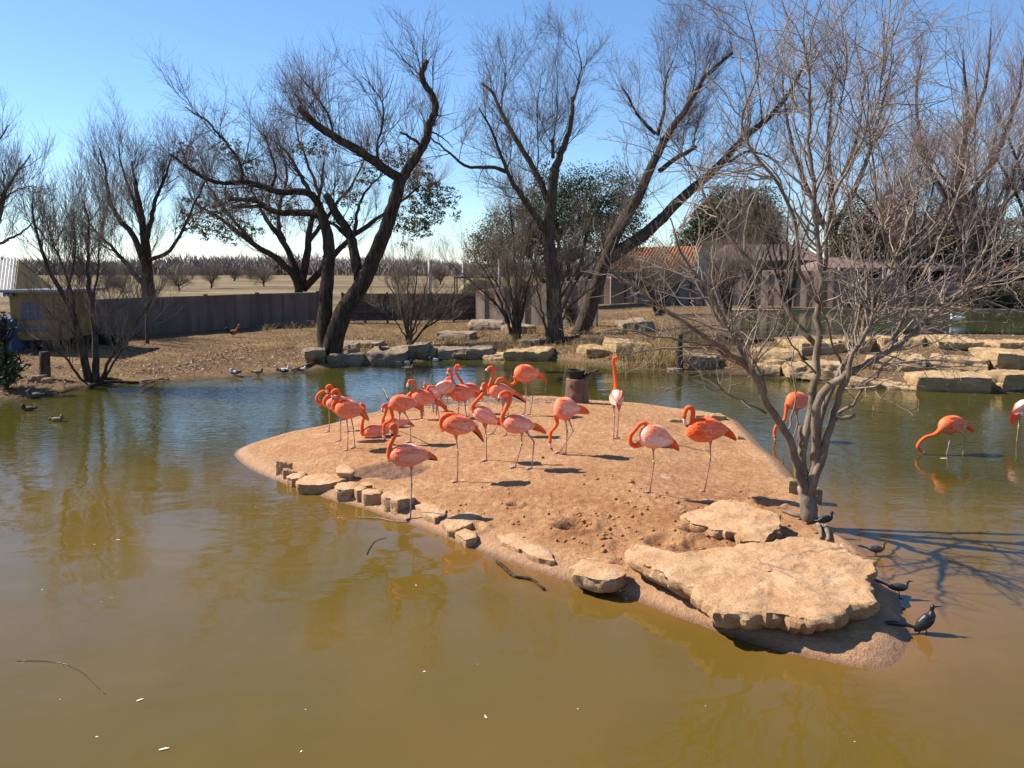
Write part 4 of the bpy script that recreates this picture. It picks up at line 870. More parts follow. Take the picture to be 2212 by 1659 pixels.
for j in range(5):
    for i in range(nx + 1):
        t = p_[0] + (p_[1] - p_[0]) * i / nx; bt = p_[3] + (p_[2] - p_[3]) * i / nx; q2 = bt + (t - bt) * j / 4; V.append(q2 + np.array((0, -.02, .03)) * math.sin(i / nx * 2 * math.pi * 9))
mb = MB(); mb.add(V, [(j * (nx + 1) + i, j * (nx + 1) + i + 1, (j + 1) * (nx + 1) + i + 1, (j + 1) * (nx + 1) + i) for j in range(4) for i in range(nx)]); mb.build('roof', M['corr_white'], sh)
mb = MB(); p, q2 = W(37, 562, y + 2.2), W(27, 640, y - .15); mb.add([p, q2, (q2[0] + .05, y + 2.2, q2[2]), (p[0] + .05, p[1], p[2] - .01), p + (.06, 0, 0), q2 + (.06, 0, 0), (q2[0] + .11, y + 2.2, q2[2]), (p[0] + .11, p[1], p[2] - .01)], [(0, 1, 2, 3), (4, 5, 6, 7), (0, 4, 5, 1)]); mb.build('gable', M['yellow'], sh, False)
p, q2 = W(-60, 690, y - .35), W(28, 770, y - .35); gz2 = float(ground_z(q2[0], y)); mb = MB(); mb.box(((p[0] + q2[0]) / 2, y + .4, (p[2] + gz2) / 2 - .05), (q2[0] - p[0], 1.5, p[2] - gz2 + .1)); mb.build('end_wall', M['blue'], sh, False)
p = W(142, 682, y + 1); mb = MB(); mb.box(p, (.62, .05, .42), -.2); bo = mb.build('board', M['corr_white'], None, False); mb = MB(); g = float(ground_z(p[0], p[1])); mb.tubes([(p[0], p[1] + .06, g - .1), (p[0], p[1] + .06, p[2])], [.04, .04], 6)
tag(bo, 'white board on a post leaning beside the painted shed', 'board'); pp = mb.build('post', M['wood_dark'], bo)
# yucca by the upper pond
def yucca(u, v, y, label, seed, n=70, ln=.9):
    r = np.random.default_rng(seed); b = W(u, v, y); b[2] = max(float(ground_z(b[0], b[1])), .78); mb = MB()
    for i in range(n):
        th = r.uniform(0, 2 * np.pi); el = r.uniform(-.15, 1.3); d = np.array((math.cos(th) * math.cos(el), math.sin(th) * math.cos(el), math.sin(el))); l = ln * r.uniform(.6, 1.1); sd = nrm(np.cross(d, (0, 0, 1.)) + 1e-6)
        s0 = b + np.array((0, 0, .25)) + r.normal(size=3) * .12; w_ = .045; m_ = s0 + d * l * .5; tp_ = s0 + d * l + np.array((0, 0, -.1 * l))
        mb.add([s0 - sd * w_, s0 + sd * w_, m_ + sd * w_, m_ - sd * w_, tp_ + sd * .004, tp_ - sd * .004], [(0, 1, 2, 3), (3, 2, 4, 5)])
    tag(mb.build('yucca', M['leaf_green'], None, False), label, 'plant')
yucca(1858, 668, 40.3, 'spiky green yucca on the far edge of the upper pond', 3, 80, 1.0); yucca(1895, 668, 40.6, 'second spiky yucca just right of the first at the upper pond', 4, 60, .9)
# ------------------------------------------------------------------ rocks
def vnoise(V, f, seed, oct=4):
    o = Vector((seed * 13.7, seed * 7.1, seed * 3.3)); return np.array([mnoise.fractal(Vector(v) * f + o, 1.0, 2.1, oct) for v in V])
def box_grid(nx, ny, nz):
    bm = bmesh.new(); V = []; F_ = []; idx = {}
    def vid(p):
        k = tuple(p)
        if k not in idx: idx[k] = len(V); V.append(p)
        return idx[k]
    def face(f, na, nb):
        for i in range(na):
            for j in range(nb): F_.append([vid(f(i, j)), vid(f(i + 1, j)), vid(f(i + 1, j + 1)), vid(f(i, j + 1))])
    face(lambda i, j: (i, j, nz), nx, ny); face(lambda i, j: (i, ny - j, 0), nx, ny)
    face(lambda i, j: (i, 0, j), nx, nz); face(lambda i, j: (nx - i, ny, j), nx, nz)
    face(lambda i, j: (0, ny - i, j), ny, nz); face(lambda i, j: (nx, i, j), ny, nz); bm.free()
    return np.array(V, float) / np.array((nx, ny, nz)) * 2 - 1, np.array(F_)
BG = box_grid(26, 16, 11)
def block(label, u0, u1, vt, vb, vback, mat, seed, yaw=0.0, wf=1.0, df=1.0, hf=1.0, tilt=0.0, on=GT, rnd=.22, amp=.07, group=None, sink=.06, name='rock', cat='rock', skew=0., roll=0., zadd=0.):
    p = on((u0 + u1) / 2, vb); p = p + (0, 0, zadd); s = ppm(p); wd = (u1 - u0) / s; h = max((vb - vt) / s, .05) * hf
    yb_ = G((u0 + u1) / 2, vback, p[2] + h)[1] if vback is not None else p[1] + wd * .6
    dp = min(max(yb_ - p[1], .14), 3.0) * df; wd = wd * wf
    V, Fq = BG; V = V.copy()
    sp = nrm(V) * 1.2; V = V * (1 - rnd) + sp * rnd
    r = np.random.default_rng(seed)
    V[:, 0] += skew * V[:, 2] + .12 * r.normal() * V[:, 1]; V[:, 1] += .10 * r.normal() * V[:, 2]
    V[:, 2] += .10 * r.normal() * V[:, 0] * (V[:, 2] > 0)
    hh = h + sink
    V = V * np.array((wd / 2, dp / 2, hh / 2))
    n = nrm(V / np.array((wd, dp, hh))); m = min(wd, dp, hh * 1.6)
    d1 = vnoise(V / m, 1.0, seed, 3); d2 = vnoise(V / m, 3.2, seed + 50, 5); d3 = vnoise(V / m * np.array((1, 1, 2.2)), 1.9, seed + 80, 2)
    V = V + n * (1.5 * amp * m * (d1 * 1.1 + .55 * d2 - .35 * np.abs(d2) + .5 * np.where(d3 > .1, -.5, .2)))[:, None]
    ct, st_ = math.cos(tilt), math.sin(tilt); V = V @ np.array(((1, 0, 0), (0, ct, st_), (0, -st_, ct)))
    cr, sr = math.cos(roll), math.sin(roll); V = V @ np.array(((cr, 0, -sr), (0, 1, 0), (sr, 0, cr)))
    cy, sy = math.cos(yaw), math.sin(yaw); V = V @ np.array(((cy, sy, 0), (-sy, cy, 0), (0, 0, 1)))
    me = npmesh(name, V, Fq, True)
    o = link(name, me, None, mat); o.location = (p[0], p[1] + dp / 2, p[2] + h - hh / 2); tag(o, label, cat, group); me.set_sharp_from_angle(angle=R(38)); return o
def slab(label, outline, zt, zb, mat, seed, group=None, bulge=.03, amp=.02, under=.25, res=.05, tilt=(0, 0), name='flat_rock'):
    P = np.array([G(u, v, zt) for u, v in outline]); c = P.mean(0); L = np.linalg.norm(np.diff(np.vstack([P, P[:1]]), axis=0), axis=1).sum(); n = int(L / res)
    Pc = np.vstack([P, P[:1]]); Lc = np.r_[0, np.cumsum(np.linalg.norm(np.diff(Pc, axis=0), axis=1))]; sv = np.linspace(0, Lc[-1], n + 1)[:-1]; Pn = np.stack([np.interp(sv, Lc, Pc[:, j]) for j in range(3)], 1)
    k = np.arange(n); jag = vnoise(np.c_[Pn[:, :2] * 1.0, np.zeros(n)], 5.0, seed, 4)
    out = nrm(Pn - c); out[:, 2] = 0; jg2 = vnoise(np.c_[Pn[:, :2], np.zeros(n)], 13.0, seed + 4, 4); Pn = Pn + out * ((jag * .045 - np.abs(jg2) * .05 + .015) * min(1, L / 3))[:, None]
    rows = []; T = zt - zb
    prof = [(1 - under, -1.0), (1 - under * .55, -.93), (1 - under * .2, -.72), (1.0, -.45), (1.005, -.2), (.99, -.05)]
    for f, z in prof:
        q = c + (Pn - c) * f; q[:, 2] = zt + z * T; rows.append(q)
    m_ = max(int(np.linalg.norm(Pn - c, axis=1).mean() / res), 5)
    for f in np.linspace(.965, .02, m_): q = c + (Pn - c) * f; q[:, 2] = zt + bulge * (1 - f ** 2) ; rows.append(q)
    V = np.concatenate(rows); nr = len(rows)
    d = vnoise(V, 3.0, seed, 5); d2 = vnoise(V, 11, seed + 9, 3); side = np.repeat([1.0 if i < 6 else .0 for i in range(nr)], n)
    V[:, 2] += (amp * (d * 1.2 + .5 * d2)) * (1 - .3 * side); o2 = nrm(V - c); o2[:, 2] = 0
    V += o2 * (side * (amp * 2.4 * (d + 1.1 * d2 - .9 * np.abs(d2))))[:, None]
    V[:, 2] += (V[:, 0] - c[0]) * tilt[0] + (V[:, 1] - c[1]) * tilt[1]
    Q = []
    for i in range(nr - 1):
        a = i * n + k; b_ = i * n + (k + 1) % n; Q.append(np.stack([a, b_, b_ + n, a + n], 1))
    Q = np.concatenate(Q); me = npmesh(name, V - c, Q, True); o = link(name, me, None, mat); o.location = tuple(c); tag(o, label, 'rock', group); me.set_sharp_from_angle(angle=R(42)); return o
SW, ST, SG = M['stone_warm'], M['stone_tan'], M['stone_grey']
big = [(1350, 1188), (1375, 1178), (1420, 1188), (1470, 1196), (1530, 1186), (1600, 1180), (1690, 1170), (1740, 1165), (1775, 1166), (1815, 1182), (1855, 1200), (1890, 1212), (1896, 1226), (1884, 1242), (1874, 1250), (1886, 1266), (1902, 1284), (1896, 1296), (1868, 1300),
       (1838, 1304), (1833, 1318), (1800, 1328), (1740, 1330), (1680, 1322), (1630, 1322), (1570, 1320), (1545, 1316), (1522, 1296), (1490, 1268), (1470, 1256), (1430, 1240), (1390, 1222), (1358, 1204)]
slab('largest flat tan rock slab overhanging the near right end of the island', big, .30, .115, SW, 3, None, .02, .020, .22, .036, (0, .03))
slab('flat pale slab with a broken edge above the largest slab beside the pale tree', [(1470, 1112), (1520, 1094), (1555, 1080), (1590, 1078), (1625, 1090), (1680, 1110), (1692, 1124), (1684, 1138), (1664, 1156), (1655, 1168), (1600, 1168), (1588, 1150), (1565, 1146), (1535, 1142), (1495, 1128)], .29, .14, SW, 5, None, .015, .02, .2, .036)
slab('small pale slab at the waterline left of the largest slab', [(1232, 1226), (1258, 1209), (1300, 1213), (1345, 1222), (1358, 1236), (1338, 1250), (1302, 1255), (1268, 1247), (1240, 1240)], .19, .05, SW, 7, None, .02, .012, .2, .035)
for i, (ol, lb) in enumerate([
    ([(1076, 1156), (1110, 1150), (1150, 1168), (1185, 1190), (1200, 1212), (1165, 1206), (1120, 1186), (1082, 1172)], 'half buried pale rock in the soil right of the muddy hollow near the waterline'),
    ([(896, 1092), (915, 1083), (945, 1090), (968, 1100), (962, 1112), (940, 1120), (915, 1108)], 'half buried pinkish rock just right of the foot of the foremost flamingo'),
    ([(955, 1125), (985, 1112), (1025, 1104), (1040, 1112), (1020, 1130), (985, 1145), (965, 1142)], 'dark shadowed flat rock right of the foremost flamingo'),
    ([(984, 1150), (1005, 1142), (1028, 1150), (1030, 1162), (1005, 1166)], 'small pale flat rock at the waterline below the dark shadowed rock')]):
    P0 = GI(np.mean([q[0] for q in ol]), np.mean([q[1] for q in ol])); slab(lb, ol, P0[2] + .022, P0[2] - .10, SW, 11 + i, None, .015, .010, .12, .03)
def c5(x, y): return (491.5 + x * .2778, 921.6 + y * .2778)
def b5(label, x0, x1, yt, yb_, yk, seed, mat=SW, **k):
    k['yaw'] = -.42 + k.get('yaw', 0) * .7; k['wf'] = k.get('wf', .92) * .86; k['df'] = .72; k['hf'] = 1.12
    a = c5(x0, yt); b_ = c5(x1, yb_); bk = c5(0, yk)[1]; block(label, a[0], b_[0], a[1], b_[1], bk, mat, seed, on=GI, **k)
b5('upright brown block at the far end of the rock row on the left island edge', 365, 505, 285, 368, 272, 21, yaw=.2, rnd=.12)
b5('small rounded rock second from the far end of the left rock row', 412, 548, 345, 398, 325, 22, yaw=.5, rnd=.35)
def s5(label, ol, h, seed, base, under=.06, amp=.014):
    q = GI(*c5(*base)); slab(label, [c5(*o) for o in ol], q[2] + h, q[2] - .06, SW, seed, None, .012, amp, under, .03)
s5('rough low rock third from the far end of the row, against the long slab', [(455, 392), (500, 362), (545, 345), (602, 350), (612, 372), (570, 398), (500, 410)], 0.085, 23, (500, 425))
s5('longest flat topped slab in the rock row on the left edge of the island', [(532, 428), (570, 402), (640, 378), (720, 366), (850, 370), (942, 388), (930, 408), (850, 432), (800, 446), (690, 450), (600, 452), (540, 448)], 0.105, 24, (700, 490))
s5('loose rounded boulder sitting behind the longest slab of the rock row', [(842, 330), (872, 306), (915, 300), (950, 310), (982, 345), (960, 362), (900, 358), (850, 352)], 0.11, 25, (900, 392))
s5('broad tan rock right of the longest slab in the rock row', [(820, 462), (850, 438), (920, 432), (1000, 440), (1026, 452), (1000, 478), (930, 492), (850, 488)], 0.12, 26, (900, 540))
s5('narrow upright rock wedged in the middle of the rock row', [(985, 478), (1020, 458), (1062, 456), (1085, 470), (1050, 492), (1000, 500)], 0.13, 27, (1020, 562))
s5('small dark rock behind the narrow upright rock of the row', [(1040, 440), (1075, 428), (1115, 432), (1132, 448), (1090, 460), (1050, 456)], 0.08, 28, (1085, 476))
s5('square pale faced block beside the near end of the rock row', [(1048, 496), (1085, 480), (1140, 482), (1200, 498), (1192, 522), (1130, 528), (1060, 520)], 0.14, 29, (1110, 605))
s5('largest near block at the right end of the rock row behind the foremost flamingo', [(1192, 530), (1230, 505), (1300, 490), (1400, 492), (1470, 540), (1420, 558), (1350, 568), (1322, 578), (1260, 560), (1205, 546)], 0.135, 30, (1320, 635))
def cC(x, y): return (1259.5 + x * .19443, 752.6 + y * .19443)
for i, (x0, x1, yt, yb_, yk, lb) in enumerate([(1410, 1600, 748, 800, 715, 'brown block on the back edge of the island left of the pale tree'), (950, 1125, 800, 822, 775, 'flat thin rock on the back edge of the island beyond the reddest flamingo'), (1250, 1345, 745, 775, 730, 'dark rounded rock on the back edge of the island behind the reddest flamingo'), (1718, 1785, 975, 1012, 960, 'small brown stone on the soil right of the reddest flamingo tail')]):
    a, b_ = cC(x0, yt), cC(x1, yb_); block(lb, a[0], b_[0], a[1], b_[1], cC(0, yk)[1], ST, 40 + i, on=GI, rnd=.25)
# terraces on the right bank
for i, (u0, u1, vt, vb, vk, lb, kw) in enumerate([
    (1843, 2018, 818, 843, 804, 'tilted flat slab at the waterline of the right bank behind the wading flamingo', dict(rnd=.1, amp=.10, roll=.10)),
    (1990, 2150, 812, 847, 800, 'long tan block with a dark cleft at the waterline of the right bank', dict(rnd=.08, amp=.05)),
    (2150, 2300, 808, 841, 800, 'rightmost pale block at the waterline cut by the picture edge', dict(rnd=.12)),
    (2028, 2152, 776, 803, 768, 'large dark faced block on the second step of the right bank', dict(rnd=.1)),
    (2156, 2300, 766, 797, 752, 'thick squared block on the second step at the right picture edge', dict(rnd=.1)),
    (1906, 2030, 776, 800, 760, 'rough tan block left of the large dark faced block on the second step', dict(rnd=.2, amp=.1)),
    (2054, 2152, 739, 757, 722, 'broad flat topped block on the upper step of the right bank', dict(rnd=.12)),
    (2150, 2260, 740, 752, 733, 'thin pale slab on the upper step at the right picture edge', dict(rnd=.15)),
    (1945, 2023, 733, 749, 724, 'dark fronted rock on the upper step left of the broad flat topped block', dict(rnd=.2)),
    (2010, 2054, 732, 744, 728, 'small square rock on the upper step wedged beside the broad block', dict(rnd=.2)),
    (1840, 1912, 736, 759, 726, 'reddish block on the upper step behind the forking pale stems', dict(rnd=.15)),
    (1912, 1945, 730, 752, 724, 'narrow reddish block on the upper step left of the dark fronted rock', dict(rnd=.2)),
    (1717, 1845, 740, 765, 726, 'long tan slab on the upper step behind the middle stem of the pale tree', dict(rnd=.12)),
    (1640, 1752, 760, 780, 748, 'grey tan slab on the second step left of the middle pale stem', dict(rnd=.2)),
    (1655, 1705, 780, 797, 776, 'small tan rock on the lower step left of the middle pale stem', dict(rnd=.25)),
    (1640, 1702, 793, 812, 784, 'tan rock at the waterline behind the wading flamingo by the tree', dict(rnd=.25)),
    (1712, 1850, 790, 818, 778, 'broad tan rock at the waterline right of the middle pale stem', dict(rnd=.2, amp=.1)),
    (1570, 1700, 726, 740, 716, 'flat tan slab along the front of the upper pond left of the tree', dict(rnd=.2)),
    (1860, 1960, 720, 727, 714, 'thin kerb slab along the front of the upper pond right of the tree', dict(rnd=.15))]):
    block(lb, u0, u1, vt, vb, vk, ST, 60 + i, yaw=-.24 + .13 * ((i * 7) % 5 - 2), wf=.93, **kw)
# rocks on the middle bank
for i, (u0, u1, vt, vb, vk, lb, m_, kw) in enumerate([
    (1498, 1560, 770, 799, 762, 'grey rock at the waterline right of the old post stump', SG, {}), (1323, 1408, 742, 775, 732, 'large tan boulder among dry grass right of the leaning tree', ST, dict(rnd=.3)),
    (1256, 1310, 752, 775, 744, 'rounded pale boulder at the foot of the leaning tree', ST, dict(rnd=.35)), (1100, 1196, 756, 780, 748, 'long flat block at the waterline before the forked tree', ST, dict(rnd=.12)),
    (942, 1066, 754, 775, 746, 'long grey rock ledge at the waterline right of the leaning shrub', SG, dict(rnd=.2)), (1121, 1164, 735, 746, 730, 'low dark rock behind the slender thicket stems', SG, {}),
    (1012, 1088, 696, 713, 690, 'dark flat rock high on the middle bank before the pale wall', SG, dict(rnd=.25)), (945, 1024, 720, 735, 714, 'dark rock on the middle bank above the grey ledge', SG, {}), (1088, 1150, 705, 722, 700, 'dark broad rock behind the slender thicket', SG, {}),
    (732, 822, 741, 751, 734, 'flat grey rock right of the willow trunk', SG, dict(rnd=.3)), (778, 876, 758, 787, 748, 'long flat fronted rock at the waterline right of the willow', SG, dict(rnd=.2)), (646, 694, 756, 786, 748, 'pale leaning boulder left of the willow foot', SG, dict(rnd=.4)),
    (728, 768, 746, 770, 740, 'dark boulder against the right side of the willow foot', SG, dict(rnd=.4)), (884, 924, 744, 776, 738, 'dark rock under the leaning shrub at the waterline', SG, dict(rnd=.3)), (924, 945, 752, 774, 748, 'small dark rock left of the grey ledge', SG, {}),
    (1345, 1410, 695, 722, 688, 'dark rounded rock before the pale wall behind the leaning tree', SG, dict(rnd=.4)), (1446, 1478, 792, 804, 788, 'small grey rock at the waterline below the dry grass', SG, dict(rnd=.35)), (708, 732, 766, 790, 760, 'dark rock under the willow roots at the waterline', SG, dict(rnd=.3)),
    (730, 780, 770, 790, 762, 'dark low rock at the waterline right of the willow roots', SG, dict(rnd=.3)), (1040, 1100, 762, 778, 756, 'small tan rock at the waterline among fallen leaves', ST, dict(rnd=.35)),
    (60, 88, 812, 826, 808, 'small dark rock below the green bush at the left shore', SG, dict(rnd=.4)), (88, 104, 818, 828, 815, 'small pale stone right of the dark rock at the left shore', ST, dict(rnd=.4))]):
    block(lb, u0, u1, vt, vb, vk, m_, 90 + i, yaw=.07 * ((i * 5) % 7 - 3), **kw)
# ------------------------------------------------------------------ birds
TS = bpy.data.scenes.new('workbench')
def fuse(parts, voxel, it=3):
    """join closed lofts into one continuous skin"""
    mb = MB()
    for V, Q in parts: mb.add(V, Q)
    me = npmesh('tmp', np.concatenate(mb.V), np.concatenate(mb.Q)); o = bpy.data.objects.new('tmp', me); TS.collection.objects.link(o)
    m = o.modifiers.new('r', 'REMESH'); m.mode = 'VOXEL'; m.voxel_size = voxel
    TS.view_layers[0].update(); dg = TS.view_layers[0].depsgraph; m2 = bpy.data.meshes.new_from_object(o.evaluated_get(dg))
    V = np.empty(len(m2.vertices) * 3, np.float32); m2.vertices.foreach_get('co', V); V = V.reshape(-1, 3).astype(float)
    E_ = np.empty(len(m2.edges) * 2, np.int32); m2.edges.foreach_get('vertices', E_); E_ = E_.reshape(-1, 2)
    Q = np.empty(len(m2.loops), np.int32); m2.loops.foreach_get('vertex_index', Q)
    assert len(m2.loops) == 4 * len(m2.polygons); Q = Q.reshape(-1, 4)
    dgr = np.bincount(E_.ravel(), minlength=len(V))[:, None]
    for k in range(it):
        S = np.zeros_like(V); np.add.at(S, E_[:, 0], V[E_[:, 1]]); np.add.at(S, E_[:, 1], V[E_[:, 0]])
        V = V + (.5 if k % 2 == 0 else -.42) * (S / np.maximum(dgr, 1) - V)
    TS.collection.objects.unlink(o); bpy.data.objects.remove(o); bpy.data.meshes.remove(me); bpy.data.meshes.remove(m2)
    return V, Q
def loft(P, ra, rb, up, k=14):
    """closed loft through P; ra along 'up', rb sideways"""
    P = np.asarray(P, float); ra = np.asarray(ra, float); rb = np.asarray(rb, float)
    P = np.vstack([P[:1] - (P[1] - P[0]) * .02, P, P[-1:] + (P[-1] - P[-2]) * .02]); ra = np.r_[.002, ra, .002]; rb = np.r_[.002, rb, .002]
    T = nrm(np.gradient(P, axis=0)); S = nrm(np.cross(T, up)); U = np.cross(S, T); a = np.arange(k) / k * 2 * np.pi
    V = P[:, None] + ra[:, None, None] * np.cos(a)[None, :, None] * U[:, None] + rb[:, None, None] * np.sin(a)[None, :, None] * S[:, None]
    m = len(P); i = np.arange(m - 1)[:, None] * k; j = np.arange(k)[None]; q = np.stack([i + j, i + (j + 1) % k, i + k + (j + 1) % k, i + k + j], -1).reshape(-1, 4)
    V = V.reshape(-1, 3); n0 = len(V); V = np.vstack([V, P[0], P[-1]])
    cap = []
    for j in range(0, k, 2): cap.append((n0, (j + 2) % k, (j + 1) % k, j)); cap.append((n0 + 1, n0 - k + j, n0 - k + (j + 1) % k, n0 - k + (j + 2) % k))
    return V, np.vstack([q, cap])
M['plumage'] = colmat('plumage', .62, .22, 70, .25, .012, (.35, 1, 1))
M['bill'] = colmat('bill', .4, .06, 40, .4); M['band'] = mottled('band', (.5, .62, .03), (.6, .7, .05), 20, .5)
M['glossy_black'] = colmat('glossy_black', .40, .4, 60, .45, .004, (.3, 1, 1))
BP = np.array([(0, .06), (.03, .36), (.08, .58), (.16, .80), (.28, .96), (.4, 1.0), (.52, .985), (.64, .89), (.76, .70), (.87, .46), (.95, .25), (1, .08)])
ORG, ORD, PNK, PAL = np.array((.92, .135, .024)), np.array((.8, .09, .03)), np.array((.95, .225, .10)), np.array((.95, .62, .52))
LEGC = np.array((.46, .25, .235))
def flamingo(label, f, y, B, T, hb, neck, bill, tail, legs, seed, pale=.35, orange=.3, dB=0., dT=0., wide=.8, ndy=None, water=False, band=None, black=0, legcol=None, nr=1.0, on=None, fold=False, legdy=None):
    rg = np.random.default_rng(seed)
    pts = lambda q, d=0.: W(*f(*q), y + d)
    Bp, Tp = pts(B, dB), pts(T, dT); s = ppm(pts(B)); k_ = abs(f(1, 0)[0] - f(0, 0)[0]); hbm = hb * k_ / s * 1.1
    root_z = 0.0 if water else (on if on is not None else 0.1)
    ax = Tp - Bp; up = np.array((0, 0, 1.)) - ax * ax[2] / (ax @ ax); up = nrm(up)
    if abs(nrm(ax)[2]) > .85: up = nrm(np.array((0, -1., .2)))
    side = nrm(np.cross(nrm(ax), up))
    t = BP[:, 0]; C_ = Bp + ax * t[:, None] + up * (.10 * hbm * np.sin(np.pi * np.clip(t * 1.05, 0, 1)))[:, None]
    bV = loft(C_, BP[:, 1] * hbm, BP[:, 1] * hbm * wide, up, 18)
    n = len(neck); nd = np.linspace(0, 1, n) if ndy is None else np.array(ndy, float)
    NP = np.array([pts(q, dB * (1 - i / (n - 1)) if ndy is None else d_) for i, (q, d_) in enumerate(zip(neck, nd))]); NP = smooth_path(NP, 34)
    tt = np.linspace(0, 1, 34); r_n = nr * (.030 + .022 * np.exp(-tt / .13) - .004 * tt)
    nV = loft(NP, r_n, r_n * .95, np.array((0.02, -1, .03)), 10)
    hd = NP[-1]; bt = [pts(q, nd[-1] if ndy is not None else 0) for q in bill]
    hdir = nrm(bt[0] - hd); hs = np.linspace(0, 1, 7); hp = hd - hdir * .028 + hdir * np.linspace(0, .085, 7)[:, None]
    hr = np.array([.016, .030, .037, .038, .034, .027, .018]); hV = loft(hp, hr, hr * .82, np.array((0.02, -1, .03)), 10)
    V, Q = fuse([bV, nV, hV], .0095)
    # colours of the plumage
    tb = ((V - Bp) @ ax) / (ax @ ax); hb_ = ((V - Bp) @ up) / hbm; sb = ((V - Bp) @ side) / hbm
    dn = np.min(np.linalg.norm(V[:, None] - NP[None, ::2], axis=2), 1)
    rad = np.interp(tb, BP[:, 0], BP[:, 1]); inb = (np.abs(hb_ - .1 * np.sin(np.pi * np.clip(tb, 0, 1))) < rad * 1.12) & (tb > -.02) & (tb < 1.05) & (np.abs(sb) < wide * rad * 1.15)
    body = np.where(inb & (dn > .045), 1.0, np.where(inb, np.clip((tb - .02) / .14, 0, 1) * np.clip((dn - .02) / .03, 0, 1), 0))
    st = np.array([mnoise.fractal(Vector((a * 2.6 + seed, b * 15, c * 5)), 1., 2., 3) for a, b, c in zip(tb + .25 * hb_, hb_ - .5 * tb, sb)])
    blot = np.array([mnoise.noise(Vector((a * 2.6 + seed * 3, b * 2, c * 2))) for a, b, c in zip(tb, hb_, sb)])
    wp = np.clip(pale * 1.25 - .16 + .35 * blot + .38 * st + .25 * hb_ * pale, 0, 1)[:, None]; col = PNK * (1 - wp) + PAL * wp
    og = np.clip(orange * 2.0 * np.exp(-((tb - .30) / .2) ** 2) * (hb_ > -.2) + .75 * (st > .15) * orange + .8 * sm((tb - .72) / .25) + .45 * sm((-hb_ - .55) / .35), 0, 1)[:, None]
    col = col * (1 - og) + ORG * og
    nk = ORG * (1 - .25 * (dn * 0))[:, None]; col = nk * (1 - body)[:, None] + col * body[:, None]
    Vs, Qs, Cs = [V], [Q], [col]; off = len(V)
    lc = LEGC if legcol is None else np.array(legcol); bands = []
    def put(VV, QQ, c_):
        nonlocal off; Vs.append(VV); Qs.append(QQ + off); off += len(VV); Cs.append(np.tile(c_, (len(VV), 1)))
    face = 1 if (Bp - Tp)[0] > 0 else -1; fwd = nrm(np.array((Bp - Tp)[:2])) if np.linalg.norm((Bp - Tp)[:2]) > .1 else np.array((0, 1.)); sdv = np.array((-fwd[1], fwd[0]))
    for li, lg_ in enumerate(legs):
        dy_ = (legdy[li] if legdy else 0.)
        fu = f(*lg_[-1])
        if water: ft = W(*fu, y + dy_); ft = ft + nrm(ft - W(*f(*lg_[-2]), y + dy_)) * (max(ft[2] + .28, .05)); yf = y + dy_
        else: ft = GI(*fu); yf = ft[1]
        hip = pts(lg_[0], dy_ * .5); mids = [W(*f(*q), (y + dy_ + yf) / 2) for q in lg_[1:-1]]
        if not water: ft = ft + np.array((0, 0, .006))
        kn = mids[0] if mids else (hip + ft) / 2
        top = hip + np.array((0, 0, .07))
        if fold: pth = smooth_path(np.array([top, kn]), 8); put(*tubes(pth, np.linspace(.035, .010, 8), 7, True), LEGC); kn2 = kn.copy(); put(*tubes(np.array([kn, ft + (0, 0, .004)]), [.011, .008], 6, True), lc)
        else:
            sg1 = np.array([top, hip, hip + (kn - hip) * .3, hip + (kn - hip) * .88, kn, kn + (ft - kn) * .10, kn + (ft - kn) * .5, ft]); rr = [.05, .030, .0105, .0085, .0145, .0085, .0078, .009]
            put(*tubes(sg1, rr, 7, True), lc)
            if True:
                nV_ = int(2); Cs[-1][:14] = PNK
        if not fold or True:
            for a_ in (-.5, 0, .5):
                d_ = fwd * math.cos(a_) + sdv * math.sin(a_); put(*tubes(np.array([ft, ft + (d_[0] * .045, d_[1] * .045, .004), ft + (d_[0] * .095, d_[1] * .095, -.004)]), [.008, .0065, .004], 5, True), lc * 1.1)
            d1, d2 = [fwd * math.cos(a_) + sdv * math.sin(a_) for a_ in (-.5, .5)]; z_ = np.array((0, 0, .002)); e = ft + z_
            put(np.array([e, e + (*d1 * .085, 0), e + (*fwd * .075, 0), e + (*d2 * .085, 0)]), np.array([(0, 1, 2, 3)]), lc * 1.1)
        if band is not None and li == band:
            q = kn + (hip - kn) * .12; bands.append((q, nrm(hip - kn)))
    o = link('flamingo', npmesh('flamingo', np.concatenate(Vs), np.concatenate(Qs), True, {'Col': np.concatenate(Cs)}), None, M['plumage'])
    tag(o, label, 'flamingo', 'flamingos on the island and in the pond')
    # bill: pale with a black hooked tip
    bp = smooth_path(np.array([hd + hdir * .045] + bt), 9); br = np.array([.021, .022, .022, .021, .019, .016, .012, .008, .004])
    cb_ = np.array([(.80, .50, .42)] * 3 + [(.82, .66, .6)] * 3 + [(.02, .018, .018)] * 5); k = 8
    VV, QQ = tubes(bp, br, k, True); mb = MB(); mb.add(VV, QQ, np.repeat(cb_, k, 0)[:len(VV)]); mb.build('bill', M['bill'], o)
